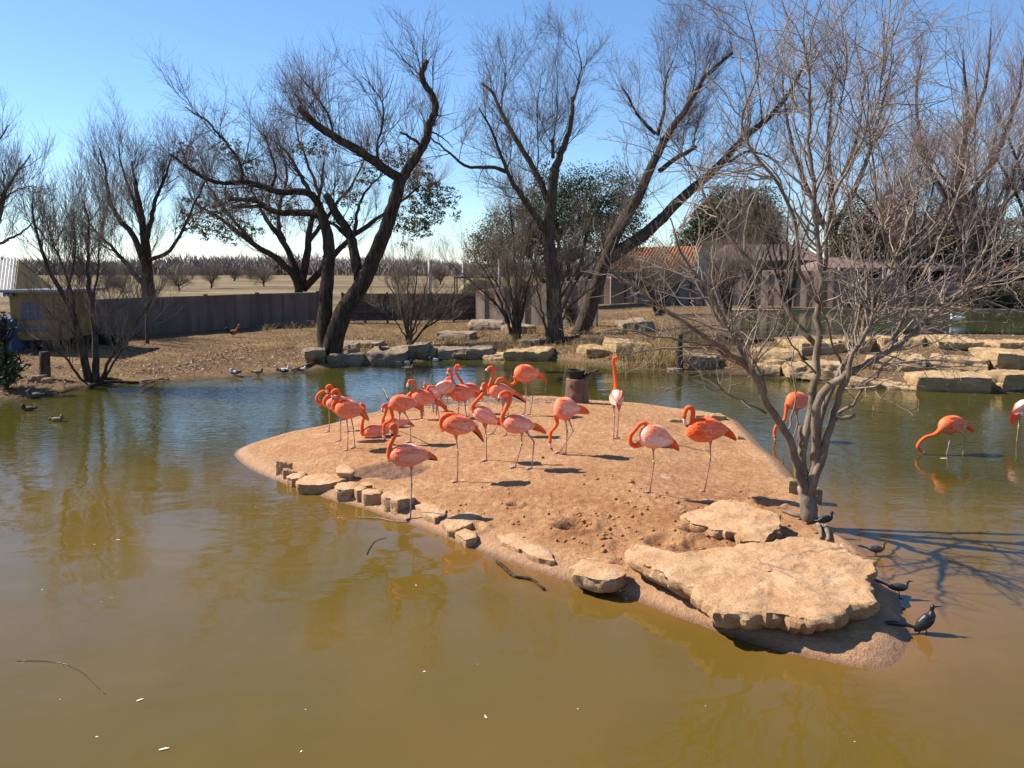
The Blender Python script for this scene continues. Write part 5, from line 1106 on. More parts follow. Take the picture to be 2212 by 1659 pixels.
    # folded wings and tail plumes
    for sg in (1, -1):
        mb = MB()
        for row, (t0, ph0, nb, ln, wd) in enumerate([(.24, .30, 6, .20, .026), (.36, .18, 6, .24, .028), (.48, .12, 6, .30, .03)]):
            for j in range(nb):
                ph = ph0 + (j / (nb - 1) - .5) * 1.25 + .06 * rg.normal(); ts = t0 + .05 * rg.normal() + .03 * abs(j - 2); le = ln * rg.uniform(.85, 1.15)
                pts_ = []
                for q in (0, .35, .7, 1.0):
                    tq = min(ts + le * q / max(np.linalg.norm(ax), .2) * .9, 1.03); rq = np.interp(tq, BP[:, 0], BP[:, 1]); pq = ph * (1 - .25 * q) - .10 * q
                    ctr = Bp + ax * tq + up * (.10 * hbm * math.sin(math.pi * min(tq * 1.05, 1))); pts_.append(ctr + up * (math.sin(pq) * rq * hbm * 1.0) + side * sg * (math.cos(pq) * rq * hbm * wide * (1.035 + .012 * row) + .003))
                pts_ = np.array(pts_); wv = nrm(np.cross(nrm(pts_[-1] - pts_[0]), side * sg)); ww = wd * np.array([.55, 1, .9, .12])
                Vq = np.concatenate([np.stack([p - wv * w_, p + wv * w_]) for p, w_ in zip(pts_, ww)])
                mixv = np.clip(pale * 1.2 - .08 + .18 * rg.normal(), 0, 1); c_ = PNK * (1 - mixv) + PAL * mixv
                if rg.uniform() < orange * (1.3 if row == 0 else .7): c_ = ORG * .42 + c_ * .58
                tip = c_ * .72 + PAL * .28 if row else c_ * .9 + PNK * .1
                mb.add(Vq, [(0, 1, 3, 2), (2, 3, 5, 4), (4, 5, 7, 6)], np.array([c_, c_, c_, c_, tip * .5 + c_ * .5, tip * .5 + c_ * .5, tip, tip]))
        mb.build('wing', M['plumage'], o)
    mb = MB(); tp = pts(tail, dT); t0 = Bp + ax * .84
    for j in range(9):
        a_ = (j / 8 - .5); st_ = t0 + up * a_ * hbm * .34 + side * rg.normal() * hbm * .16; en = tp + up * a_ * hbm * .28 + side * rg.normal() * hbm * .12 - nrm(tp - t0) * abs(a_) * .05 * (j % 3); md = st_ * .45 + en * .55 + up * .14 * np.linalg.norm(en - st_) * (1 if j > 1 else .4)
        pth = smooth_path(np.array([st_, md, en]), 6); wv = nrm(np.cross(nrm(en - st_), side)); ww = np.array([.018, .022, .022, .018, .012, .003]) * hbm / .12
        Vq = np.concatenate([np.stack([p - wv * w_ + side * .004 * (j - 4), p + wv * w_ + side * .004 * (j - 4)]) for p, w_ in zip(pth, ww)])
        c_ = np.array((.02, .018, .018)) if j < black else (ORG * rg.uniform(.75, 1.0) if rg.uniform() < .6 else PNK * .5 + ORG * .5)
        mb.add(Vq, [(2 * q, 2 * q + 1, 2 * q + 3, 2 * q + 2) for q in range(5)], c_)
    mb.build('tail', M['plumage'], o)
    for q, d in bands:
        mb = MB(); mb.tubes(np.array([q - d * .017, q + d * .017]), [.0118, .0118], 8, None, True); mb.build('leg_band', M['band'], o)
    return o
def cA(x, y): return (660.5 + x * .16666, 752.6 + y * .16666)
def cB(x, y): return (906.2 + x * .16666, 752.6 + y * .16666)
def cD(x, y): return (1628 + x * .2639, 798.7 + y * .2639)
def yat(f, q): return GI(*f(*q))[1]
FL = flamingo
FL('leftmost flamingo, its neck looped back low to preen behind its neighbour', cA, yat(cA, (305, 1085)), (225, 690), (520, 690), 72, [(240, 680), (185, 715), (143, 665), (165, 595), (225, 555), (275, 570)], [(290, 610), (285, 660)], (560, 730), [[(300, 770), (308, 870), (305, 1085)]], 1)
FL('pale backed flamingo half hidden behind the leftmost standing pair, head bowed', cA, yat(cA, (455, 1200)), (255, 735), (590, 690), 85, [(275, 750), (242, 700), (262, 640), (315, 590), (345, 540), (335, 495), (305, 480), (280, 500)], [(278, 560), (298, 612)], (620, 730), [[(440, 830), (452, 950), (455, 1200)]], 2, .55)
FL('flamingo standing before the leftmost two with a curved neck and hanging beak', cA, yat(cA, (590, 1310)), (375, 800), (740, 800), 118, [(390, 820), (355, 745), (375, 690), (420, 640), (440, 590), (425, 550), (385, 537), (350, 565)], [(348, 620), (362, 668)], (822, 925), [[(525, 880), (547, 1060), (545, 1325)], [(585, 870), (615, 1040), (640, 1290)]], 3, .25, .5)
FL('flamingo sitting on the soil with an upright neck, nearest of the two sitters', cA, yat(cA, (900, 1165)) + .1, (745, 1110), (1110, 1050), 86, [(765, 1120), (728, 1080), (733, 980), (755, 880), (762, 790), (748, 735), (722, 725)], [(705, 770), (712, 820)], (1205, 1090), [], 4, .3, .4)
FL('flamingo sitting on the soil farther back, beyond the nearer sitter', cA, yat(cA, (1180, 1035)) + .1, (1010, 985), (1330, 960), 64, [(1030, 1000), (1000, 950), (1015, 880), (1042, 820), (1050, 760), (1030, 725), (1005, 745)], [(992, 790), (1003, 832)], (1410, 1000), [], 5, .4)
FL('flamingo reaching its neck straight down to the ground beside the two sitters', cA, yat(cA, (1365, 1215)) - .05, (1082, 720), (1440, 715), 102, [(1098, 740), (1112, 830), (1125, 890), (1090, 940), (1030, 970), (1012, 1030), (1012, 1085)], [(1012, 1150), (1042, 1208)], (1535, 815), [[(1220, 820), (1215, 940), (1190, 1070)], [(1270, 815), (1350, 950), (1365, 1215)]], 6, .2, .55, legcol=(.40, .27, .26))
FL('foremost flamingo, on one leg at the waterline with its beak tucked to its throat', cA, yat(cA, (1359, 2205)), (1085, 1410), (1620, 1385), 140, [(1112, 1450), (1078, 1380), (1090, 1270), (1130, 1180), (1165, 1100), (1166, 1035), (1142, 990), (1115, 1005)], [(1112, 1075), (1122, 1150)], (1705, 1440), [[(1368, 1500), (1371, 1764), (1359, 2210)]], 7, .4, .3, black=2, legcol=(.34, .25, .24))
FL('flamingo resting on its folded shanks with an S-shaped neck left of the back group', cA, yat(cA, (1480, 930)), (1368, 610), (1690, 680), 92, [(1382, 650), (1330, 650), (1325, 615), (1370, 570), (1418, 515), (1420, 460), (1390, 418), (1345, 420)], [(1318, 490), (1340, 545)], (1790, 760), [[(1480, 720), (1500, 920), (1290, 920)], [(1515, 730), (1512, 912), (1310, 926)]], 8, .3, .35, fold=True)
FL('small headed flamingo peering up behind the resting flamingo', cA, yat(cA, (1600, 870)) + .5, (1548, 600), (1720, 640), 60, [(1562, 610), (1556, 560), (1552, 500), (1545, 458)], [(1538, 500), (1540, 530)], (1760, 680), [[(1640, 690), (1655, 870), (1530, 852)]], 9, fold=True)
FL('hunched pale flamingo with its head tucked into its back, resting in the back group', cA, yat(cA, (1690, 885)) + .1, (1600, 560), (1770, 740), 74, [(1612, 580), (1578, 540), (1602, 497), (1655, 500), (1690, 545)], [(1710, 580), (1720, 610)], (1835, 830), [[(1700, 730), (1692, 880), (1540, 868)]], 10, .75, fold=True)
FL('pale flamingo facing away behind the back group, body slanting down to the left', cA, yat(cA, (1735, 935)) + .25, (1950, 480), (1640, 555), 84, [(1925, 470), (1900, 420), (1890, 340), (1875, 285), (1855, 275)], [(1842, 320), (1838, 362)], (1590, 595), [[(1780, 600), (1700, 690), (1735, 935)], [(1835, 600), (1830, 700), (1822, 800)]], 11, .6)
FL('flamingo at the back of the group turning its raised head to the right', cA, yat(cA, (2110, 880)) + .35, (2040, 520), (2260, 560), 78, [(2040, 500), (2020, 440), (1980, 370), (1945, 310), (1938, 255), (1962, 217), (1985, 222)], [(2000, 265), (2008, 308)], (2320, 600), [[(2100, 640), (2110, 760), (2115, 880)]], 12, .3)
FL('round orange flamingo facing left in the centre of the back group with its beak down', cA, yat(cA, (2010, 890)), (1858, 585), (2195, 590), 104, [(1880, 610), (1858, 560), (1880, 510), (1902, 440), (1890, 395), (1855, 382), (1822, 405)], [(1812, 450), (1838, 510)], (2300, 640), [[(1985, 680), (1985, 770), (1975, 850)], [(2065, 680), (2068, 780), (2085, 885)]], 13, .2, .5)
FL('slanting pale pink flamingo with a stretched neck right of the back group', cB, yat(cB, (870, 1455)), (690, 800), (1000, 960), 98, [(705, 810), (688, 745), (750, 670), (820, 590), (862, 520), (862, 475), (835, 465)], [(808, 520), (806, 575)], (1120, 1020), [[(850, 1010), (865, 1160), (870, 1455)]], 14, .75, .35, band=0)
FL('flamingo with its white beak raised and black wing feathers showing behind the slanting one', cB, yat(cB, (1040, 1120)), (895, 560), (1225, 570), 96, [(915, 590), (900, 510), (930, 420), (955, 340), (965, 282), (945, 242), (908, 248)], [(872, 278), (852, 312)], (1385, 705), [[(1090, 690), (1050, 930), (950, 1110)], [(1140, 680), (1145, 850), (1130, 1130)]], 15, .35, .4, black=3, band=1)
FL('preening flamingo on one leg with its neck laid back along its body, mid island', cB, yat(cB, (490, 1731)), (288, 990), (750, 1020), 122, [(318, 1070), (278, 980), (290, 905), (350, 858), (430, 852), (500, 880)], [(545, 910), (580, 945)], (835, 1205), [[(472, 1120), (498, 1350), (490, 1731)]], 16, .25, .5, black=2, band=0)
FL('flamingo with a hooked neck and dangling black beak tip walking in the island centre', cB, yat(cB, (1340, 1550)), (1075, 985), (1490, 1000), 118, [(1100, 1000), (1072, 900), (1110, 800), (1160, 720), (1182, 640), (1160, 582), (1110, 562), (1072, 580)], [(1040, 612), (1022, 685)], (1645, 1095), [[(1325, 1080), (1325, 1250), (1240, 1545)], [(1380, 1070), (1485, 1210), (1455, 1560)]], 17, .5, .3, band=0, legcol=(.30, .25, .27))
FL('flamingo at the back shore stretching its neck out low to the left', cB, yat(cB, (1400, 855)), (1222, 335), (1550, 330), 108, [(1240, 360), (1245, 430), (1190, 470), (1130, 430), (1075, 388), (1022, 402), (1000, 440)], [(990, 465), (992, 492)], (1655, 425), [[(1380, 440), (1382, 590), (1365, 850)], [(1415, 430), (1475, 580), (1430, 860)]], 18, .25, .5)
FL('flamingo bending down to the soil with ruffled pale back near the stump', cB, yat(cB, (1860, 1362)), (1735, 800), (2070, 785), 140, [(1762, 850), (1772, 910), (1785, 965), (1755, 1025), (1708, 1075), (1695, 1130), (1690, 1190)], [(1695, 1262), (1730, 1335)], (2205, 835), [[(1890, 910), (1915, 1070), (1895, 1370)], [(1930, 905), (1990, 1070), (1820, 1350)]], 19, .5, .4, band=1)
ya = yat(cC, (355, 1005))
FL('flamingo seen from behind with its neck straight up, right of the stump', cC, ya, (368, 505), (376, 610), 72, [(368, 460), (364, 350), (350, 230), (340, 150), (345, 108), (365, 102)], [(385, 112), (402, 122)], (385, 695), [[(340, 640), (348, 760), (340, 1010)], [(400, 650), (392, 800), (375, 1000)]], 20, .8, .15, dB=.22, dT=-.22, wide=.95, ndy=[.22, .2, .16, .12, .1, .1], band=0)
FL('pale flamingo on one leg folding its head under its wing, left of the reddest bird', cC, yat(cC, (742, 1600)), (622, 960), (985, 1030), 128, [(650, 1050), (585, 1080), (528, 1050), (530, 970), (580, 905), (625, 850), (680, 828), (722, 850)], [(748, 880), (768, 910)], (1068, 1125), [[(780, 1090), (785, 1280), (742, 1600)]], 21, .85, .35, band=0)
FL('reddest flamingo, on one leg with its head bowed to its chest before the pale tree', cC, yat(cC, (1350, 1590)), (1140, 930), (1610, 900), 130, [(1165, 975), (1195, 915), (1212, 800), (1222, 705), (1195, 655), (1150, 670), (1122, 740)], [(1132, 830), (1182, 905)], (1705, 1015), [[(1415, 1010), (1412, 1230), (1350, 1590)]], 22, .08, 1.0, band=0, nr=1.15)
FL('wading flamingo dipping its beak into the water behind the pale tree', cD, G(*cD(340, 575))[1], (262, 262), (470, 262), 70, [(275, 275), (265, 350), (250, 410), (200, 440), (172, 490), (172, 540)], [(176, 565), (182, 590)], (500, 300), [[(345, 320), (360, 440), (325, 560)], [(352, 320), (368, 450), (358, 600)]], 23, .25, .6, water=True)
FL('wading flamingo sweeping its beak along the water on the right', cD, G(*cD(1645, 690))[1], (1515, 470), (1750, 440), 70, [(1532, 490), (1480, 530), (1412, 550), (1362, 590), (1342, 630), (1362, 655)], [(1385, 672), (1418, 676)], (1802, 505), [[(1620, 515), (1602, 600), (1580, 690)], [(1670, 500), (1737, 550), (1715, 680)]], 24, .15, .45, water=True, dT=.08)
FL('pale flamingo wading at the right picture edge with its tail feathers hanging', cD, G(*cD(2155, 580))[1], (2300, 300), (2130, 350), 68, [(2285, 290), (2330, 250), (2342, 170), (2355, 110)], [(2380, 125), (2395, 150)], (2100, 450), [[(2175, 375), (2168, 470), (2154, 580)]], 25, .85, .3, water=True, band=0)

# grackles, ducks, rooster: same fused skin, smaller
def bird(name, label, cat, y, f, body, neckhead, bill, tailpts, legs, wide, voxel, colfn, mat, group=None, headr=.016, on='ground', tailw=.02, legc=(.03, .03, .03), neckr=.014):
    """body: (breast, rump, half height) picture; neckhead: points from chest to the head"""
    pts = lambda q: W(*f(*q), y); Bp, Tp = pts(body[0]), pts(body[1]); s = ppm(Bp); k_ = abs(f(1, 0)[0] - f(0, 0)[0]); hbm = body[2] * k_ / s
    ax = Tp - Bp; up = nrm(np.array((0, 0, 1.)) - ax * ax[2] / (ax @ ax)); side = nrm(np.cross(nrm(ax), up)); t = BP[:, 0]
    lofts = [loft(Bp + ax * t[:, None], BP[:, 1] * hbm, BP[:, 1] * hbm * wide, up, 14)]
    NP = smooth_path(np.array([pts(q) for q in neckhead]), 14); rr = np.interp(np.linspace(0, 1, 14), [0, .45, .75, .9, 1], [hbm * .75, neckr * 1.15, headr, headr, headr * .55]); lofts.append(loft(NP, rr, rr * .92, np.array((.02, -1, .03)), 10))
    V, Q = fuse(lofts, voxel); tb = ((V - Bp) @ ax) / (ax @ ax); hb_ = ((V - Bp) @ up) / hbm; dh = np.linalg.norm(V - NP[-3], axis=1)
    col = np.array([colfn(a, b_, c_) for a, b_, c_ in zip(tb, hb_, dh / headr)]); Vs, Qs, Cs = [V], [Q], [col]; off = len(V)
    def put(VV, QQ, c_):
        nonlocal off; Vs.append(VV); Qs.append(QQ + off); off += len(VV); Cs.append(np.tile(np.array(c_), (len(VV), 1)))
    for lg_ in legs:
        P = np.array([W(*f(*q), y) for q in lg_]); fw = np.sign((Bp - Tp)[0]); put(*tubes(np.vstack([P[0] + (0, 0, .01), P]), np.linspace(.008, .003, len(P) + 1) * max(hbm / .05, .8), 5, True), legc)
        for a_ in (-.35, 0, .35): put(*tubes(np.array([P[-1], P[-1] + (fw * .035 * max(hbm / .05, .8), a_ * .05, 0)]), [.003, .002], 4, True), legc)
    o = link(name, npmesh(name, np.concatenate(Vs), np.concatenate(Qs), True, {'Col': np.concatenate(Cs)}), None, mat); tag(o, label, cat, group)
    if bill:
        P = smooth_path(np.array([pts(q) for q in bill[0]]), 5); mb = MB(); mb.tubes(P, np.linspace(bill[1], .002, 5), 6, bill[2], True); mb.build('bill', M['bill'], o)
    if tailpts:
        P = smooth_path(np.array([Bp + ax * .82] + [pts(q) for q in tailpts]), 6); mb = MB(); ww = np.array([.6, .8, .95, 1.05, 1.0, .5]) * tailw
        for sgn in (-.5, 0, .5):
            Vq = np.concatenate([np.stack([p + up * w_ * .5 * (1 + sgn * .3) + side * sgn * tailw * .5, p - up * w_ * .5 * (1 - sgn * .3) + side * sgn * tailw * .8, p - up * w_ * .5 + side * (sgn * tailw * .8 + .004), p + up * w_ * .5 + side * (sgn * tailw * .5 + .004)]) for p, w_ in zip(P, ww)])
            q = [(4 * i + j, 4 * i + (j + 1) % 4, 4 * i + 4 + (j + 1) % 4, 4 * i + 4 + j) for i in range(5) for j in range(4)] + [(20, 21, 22, 23)]
            mb.add(Vq, q, np.array(colfn(1.1, 0, 9)))
        mb.build('tail', mat, o)
    return o
def cG(x, y): return (1459 + x * .2916, 1029 + y * .2916)
gm = M['glossy_black']; blk = lambda a, b_, h: (.014, .013, .017) if a < .45 else (.018, .019, .024)
def ygr(q):
    p = GI(*cG(*q)); return p[1]
bird('grackle', 'glossy black grackle with raised head and long tail at the near island tip', 'bird', ygr((1855, 1195)), cG, ((1915, 1020), (1770, 1150), 52), [(1895, 1030), (1900, 990), (1905, 965), (1922, 965)], ([(1922, 966), (1950, 964), (1980, 963)], .008, (.02, .02, .02)), [(1700, 1095), (1560, 1085)], [[(1845, 1120), (1862, 1150), (1858, 1198)], [(1825, 1130), (1800, 1165), (1835, 1190)]], .8, .006, blk, gm, 'grackles at the island edge', .020, tailw=.045)
bird('grackle', 'black grackle walking just off the right corner of the largest slab', 'bird', ygr((1655, 905)), cG, ((1720, 825), (1570, 815), 32), [(1705, 820), (1715, 790), (1722, 778), (1735, 775)], ([(1735, 777), (1750, 777), (1768, 779)], .007, (.02, .02, .02)), [(1540, 790), (1450, 755)], [[(1650, 845), (1660, 870), (1658, 902)]], .8, .006, lambda a, b_, h: (.02, .02, .022) if b_ < .2 else (.05, .055, .05), gm, 'grackles at the island edge', .017, tailw=.022)
bird('grackle', 'brown headed grackle with grey wings wading beside the right rim of the island', 'bird', ygr((1480, 600)), cG, ((1545, 540), (1420, 535), 28), [(1535, 535), (1542, 510), (1545, 495), (1553, 491)], ([(1553, 492), (1562, 494), (1570, 497)], .006, (.05, .04, .03)), [(1390, 520), (1345, 508)], [[(1488, 565), (1490, 585), (1488, 600)], [(1480, 565), (1478, 585), (1480, 602)]], .8, .006, lambda a, b_, h: (.12, .075, .03) if a < .3 else ((.10, .10, .10) if b_ > -.1 else (.08, .05, .02)), gm, 'grackles at the island edge', .016, tailw=.02)
bird('grackle', 'black grackle perched on the roots right of the pale tree trunk', 'bird', ygr((1095, 400)), cG, ((1165, 305), (1040, 335), 28), [(1150, 305), (1158, 280), (1160, 268), (1170, 268)], ([(1170, 270), (1185, 278), (1195, 290)], .007, (.2, .2, .2)), [(1000, 345), (970, 352)], [[(1100, 335), (1098, 360), (1096, 402)]], .8, .006, lambda a, b_, h: (.008, .007, .009), gm, 'grackles at the island edge', .018, tailw=.025)
def duckcol(kind):
    def f(a, b_, h):
        if kind == 'drake':
            if h < 2.2: return (.015, .05, .035)
            return (.10, .045, .03) if a < .22 else ((.62, .6, .56) if b_ < .25 and a < .8 else ((.33, .31, .28) if a < .8 else (.03, .03, .03)))
        if kind == 'muscovy': return (.65, .63, .6) if (h < 2.4 or .35 < a < .62 and b_ > -.2) else (.03, .03, .035)
        if kind == 'dark': return (.05, .04, .035) if b_ > -.1 else (.08, .065, .05)
        if kind == 'white': return (.72, .7, .66)
        return (.22, .15, .085) if b_ > -.3 else (.3, .22, .14)
    return f
def duck(label, u, v, ln, facing, kind, swim=False, yy=None, name='duck'):
    if yy is None: p = G(u, v, 0.) if swim else GT(u, v); y = p[1]
    else: y = yy
    fc = facing; L = ln; f = lambda a, b_: (u + a * L, v + b_ * L); o = 0.0 if swim else -.16
    legs = [] if swim else [[(-.02, -.2), (-.01, -.08), (0, 0)], [(.08, -.2), (.07, -.08), (.08, 0)]]
    return bird(name, label, 'duck', y, f, ((fc * .42, o - .10), (-fc * .45, o - .16), .17), [(fc * .33, o - .12), (fc * .37, o - .28), (fc * .36, o - .36), (fc * .44, o - .37)], ([(fc * .43, o - .36), (fc * .50, o - .34), (fc * .56, o - .325)], .012, (.35, .22, .05)), [(-fc * .52, o - .2)], legs, .95, .014, duckcol(kind), M['plumage'], 'ducks around the pond', .042, tailw=.05, legc=(.5, .2, .03), neckr=.036)
duck('black and white duck standing on the left shore, first from the left of four', 508, 812, 26, -1, 'muscovy'); duck('mottled brown duck on the left shore, second from the left of four', 556, 811, 26, 1, 'brown'); duck('dark duck with white patches hunched on the left shore beside the log', 612, 808, 30, 1, 'muscovy'); duck('small black and white duck at the willow log on the left shore', 652, 803, 20, 1, 'muscovy')
duck('drake with white flanks swimming under the long flat fronted rock', 880, 786, 24, 1, 'drake', True); duck('drake with white flanks swimming below the grey rock ledge', 940, 781, 26, -1, 'drake', True); duck('brown duck swimming in mid pond beyond the back group of flamingos', 882, 799, 26, 1, 'brown', True)
duck('dark grey duck sitting on the flat rock right of the willow', 829, 760, 24, -1, 'dark', yy=GT(829, 775)[1] + .3); duck('grey brown duck resting at the waterline before the grey rock ledge', 996, 776, 32, 1, 'brown')
duck('dark duck standing at the far left waterline', 78, 866, 42, -1, 'dark'); duck('dark duck swimming at the far left, nearest the shore', 62, 887, 34, -1, 'dark', True); duck('brown duck swimming alone at the left with a bright ripple', 122, 910, 32, 1, 'brown', True)
y2 = 33.; b = W(2068, 692, y2); duck('white goose standing in the upper pond near the right edge', 2068, G(0, 0, 0)[0] * 0 + 692, 34, -1, 'white', True, yy=31.5, name='goose')
duck('dark duck swimming in the upper pond left of the white goose', 2000, 702, 22, 1, 'dark', True, yy=29.6)
p = GT(503, 728); y = p[1]; f = lambda a, b_: (503 + a * 30, 728 + b_ * 30)
bird('rooster', 'red and black rooster scratching on the leaf strewn bank before the dark wall', 'bird', y, f, ((.28, -.34), (-.3, -.36), .2), [(.2, -.36), (.3, -.55), (.36, -.68), (.44, -.7)], ([(.43, -.69), (.48, -.68), (.52, -.66)], .012, (.4, .3, .1)), [(-.45, -.62), (-.6, -.45)], [[(0, -.2), (.02, -.08), (0, 0)]], .8, .015, lambda a, b_, h: (.28, .07, .02) if a < .45 else (.02, .02, .02), M['plumage'], None, .04, tailw=.09, legc=(.3, .2, .05), neckr=.045)
mb = MB(); q = W(516, 704.5, y); mb.tubes(np.array([q + (-.05, 0, 0), q + (0, 0, .05), q + (.05, 0, .02)]), [.015, .03, .012], 6, (.6, .03, .02), True); 
rc = [o_ for o_ in bpy.data.objects if o_.name.startswith('rooster')][0]; mb.build('comb', M['bill'], rc)
bpy.data.scenes.remove(TS)
# ------------------------------------------------------------------ stump, tub, scoop, logs, sticks, litter
def cF(x, y): return (1075 + x * .2778, 491.5 + y * .2778)
r = np.random.default_rng(123)
b = GI(1246, 871); s = ppm(b); y = b[1] + .2; r0 = 24 / s; zt = W(1246, 822, y - r0)[2]
a = np.linspace(0, 2 * np.pi, 40, endpoint=False); rows = []; zs = np.linspace(b[2] - .06, zt, 16)
for i, z in enumerate(zs):
    t = i / 15; rr = r0 * (1.06 - .10 * t + .10 * (1 - t) ** 3 + .035 * np.sin(3 * a + 1) + .03 * np.sin(5 * a + 2 + t)) 
    for (ka, kz, kh) in [(-2.25, .82, .035), (-1.35, .45, .045), (-2.0, .38, .03), (-.9, .75, .03)]: rr = rr + kh * np.exp(-((a - (ka % (2 * np.pi))) / .16) ** 2 - ((t - kz) / .07) ** 2)
    rows.append(np.stack([b[0] + rr * np.cos(a), y + rr * np.sin(a), np.full(40, z)], 1))
rows.append(np.stack([b[0] + r0 * .93 * np.cos(a), y + r0 * .93 * np.sin(a), np.full(40, zt + .012)], 1)); rows.append(np.stack([b[0] + .01 * np.cos(a), y + .01 * np.sin(a), np.full(40, zt + .012)], 1))
V = np.concatenate(rows); k = np.arange(40); Q = np.concatenate([np.stack([i * 40 + k, i * 40 + (k + 1) % 40, (i + 1) * 40 + (k + 1) % 40, (i + 1) * 40 + k], 1) for i in range(len(rows) - 1)])
M['stump'] = mottled('stump', (.09, .05, .03), (.18, .105, .066), 5, .85, .02, 18, (.25, .155, .10), (1, 1, .3))
mb = MB(); mb.add(V, Q); st = mb.build('tree_stump', M['stump']); tag(st, 'knobbly brown tree stump standing upright on the back edge of the island', 'stump')
# black rubber tub
plain('rubber', (.022, .024, .026), .5, .15, 8)
zb = zt + .016; prof = [(.0, 0), (.75, 0), (.80, .02), (.96, .155), (1.03, .16), (1.03, .175), (.93, .178), (.90, .16), (.72, .03), (.0, .028)]
rt = 20.5 / s; rows = [np.stack([b[0] - .01 + max(pr, .004) * rt * np.cos(a), y + max(pr, .004) * rt * np.sin(a), np.full(40, zb + pz)], 1) for pr, pz in prof]
V = np.concatenate(rows); Q = np.concatenate([np.stack([i * 40 + k, i * 40 + (k + 1) % 40, (i + 1) * 40 + (k + 1) % 40, (i + 1) * 40 + k], 1) for i in range(len(rows) - 1)])
mb = MB(); mb.add(V, Q); tag(mb.build('feed_tub', M['rubber']), 'round black rubber feed tub on top of the stump', 'tub')
mb = MB(); p0, p1 = W(*cF(668, 1160), y - .05), W(*cF(790, 1112), y - .12)
sc = empty('feed_scoop', tuple(p0)); tag(sc, 'black scoop resting across the feed tub with its handle sticking out', 'scoop')
q = np.linspace(0, 1, 10); P = p0 + (p1 - p0) * q[:, None] + np.array((0, 0, 1)) * (.05 * np.sin(q * np.pi))[:, None] * .6; V, Qd = loft(P[4:], [.017, .017, .018, .024, .026, .016], [.022, .022, .024, .03, .032, .02], np.array((0, 0, 1.)), 10); mb.add(V, Qd); mb.build('handle', M['rubber'], sc)
mb = MB(); V, Qd = loft(P[:6] + (0, 0, -.005), [.02, .032, .036, .034, .026, .014], [.03, .065, .075, .07, .05, .02], np.array((0, 0, 1.)), 12); mb.add(V, Qd); mb.build('scoop_bowl', M['rubber'], sc)
# post stump on the middle bank
def post(u, vt, vb, wpx, label, mat, name='post_stump', lean=0):
    p = GT(u, vb); s = ppm(p); mb = MB(); t_ = W(u + lean, vt, p[1]); mb.tubes(smooth_path(np.array([p - (0, 0, .1), p * .5 + t_ * .5 + r.normal(size=3) * .02, t_]), 9), np.linspace(wpx * 1.15, wpx, 9) / 2 / s, 10, None, True, .07, r); return tag(mb.build(name, mat), label, 'post')
post(1469, 722, 798, 13, 'old dark post stump standing in the bank amid dry grass', M['bark_tree'])
lt = post(98, 760, 818, 20, 'short thick bare trunk at the left shore below the painted shed', M['bark_tree'], 'dead_trunk', -2)
post(318, 655, 742, 7, 'thin brown post before the dark wall left of the rooster', M['bark_tree'], 'post')
def log(label, pts, w0, w1, mat, name='log', z=None, on=GT, cat='log', n=14, rough=.08, lift=.02, k=8):
    P = []
    for u, v in pts: q = on(u, v) if z is None else G(u, v, z); P.append(q)
    P = smooth_path(np.array(P), n); s = np.array([ppm(p) for p in P]); rad = np.linspace(w0, w1, n) / 2 / s; P[:, 2] += rad * .6 + lift; mb = MB(); mb.tubes(P, rad, k, None, True, rough, r); return tag(mb.build(name, mat), label, cat)
log('grey log slanting from the willow foot into the pond', [(704, 778), (670, 790), (630, 803)], 9, 4, M['bark_tree'])
log('low dark log at the water under the shrubby shore tree', [(172, 841), (210, 834), (250, 830), (300, 828)], 9, 6, M['bark_dark'])
log('short dark log behind the stems of the shrubby shore tree', [(205, 822), (235, 822), (262, 826)], 10, 7, M['bark_dark'])
log('pale flat driftwood on the left shore right of the shore tree', [(305, 826), (340, 823), (366, 822)], 5, 4, M['twig_pale'])
def stick(label, pts, z, w, mat, name='stick', on=None, cat='stick', rr=.04):
    P = np.array([(G(u, v, z) if on is None else on(u, v) + (0, 0, .012)) for u, v in pts]); n = 16; P = smooth_path(P, n); mb = MB(); rad = np.linspace(w, w * .6, n) / 2 / np.array([ppm(p) for p in P]); P[:, 2] += rad * .5; mb.tubes(P, rad, 6, None, True, rr, r); return tag(mb.build(name, mat), label, cat)
plain('wet_wood', (.03, .02, .015), .25, .4, 30); plain('reddish', (.3, .08, .06), .6)
stick('wet dark driftwood branch with a pale end lying in the water at the island rim', [(1074, 1214), (1096, 1232), (1112, 1246), (1148, 1252), (1177, 1274)], .008, 11, M['bark_dark'], 'driftwood', None, 'branch', .45)
stick('small curved black twig poking from the water below the rock row', [(792, 1198), (800, 1182), (812, 1168), (835, 1161)], .005, 1.7, M['wet_wood'])
stick('thin straight twig lying from the foremost flamingo foot into the water', [(775, 1118), (820, 1120), (850, 1126), (885, 1128)], .01, 2.4, M['twig_pale'])
stick('long thin glistening twig floating in the near left of the pond', [(36, 1428), (95, 1428), (135, 1433), (165, 1445), (185, 1458), (205, 1478), (228, 1500)], .004, 1.4, M['wet_wood'])
stick('reddish bent branch arching out of the water at the left shore', [(303, 838), (325, 826), (350, 818), (365, 817)], .08, 4, M['reddish'])
stick('grey twig lying across the top of the largest slab', [(1638, 1214), (1680, 1224), (1708, 1232)], .335, 2.4, M['twig_pale'])
stick('short grey twig on the soil above the largest slab', [(1679, 1229), (1700, 1240), (1720, 1251)], .335, 2.4, M['twig_pale'])
stick('pale upright twig sticking out of the water behind the flamingos', [(838, 862), (833, 850), (828, 840)], .02, 3, M['twig_pale'])
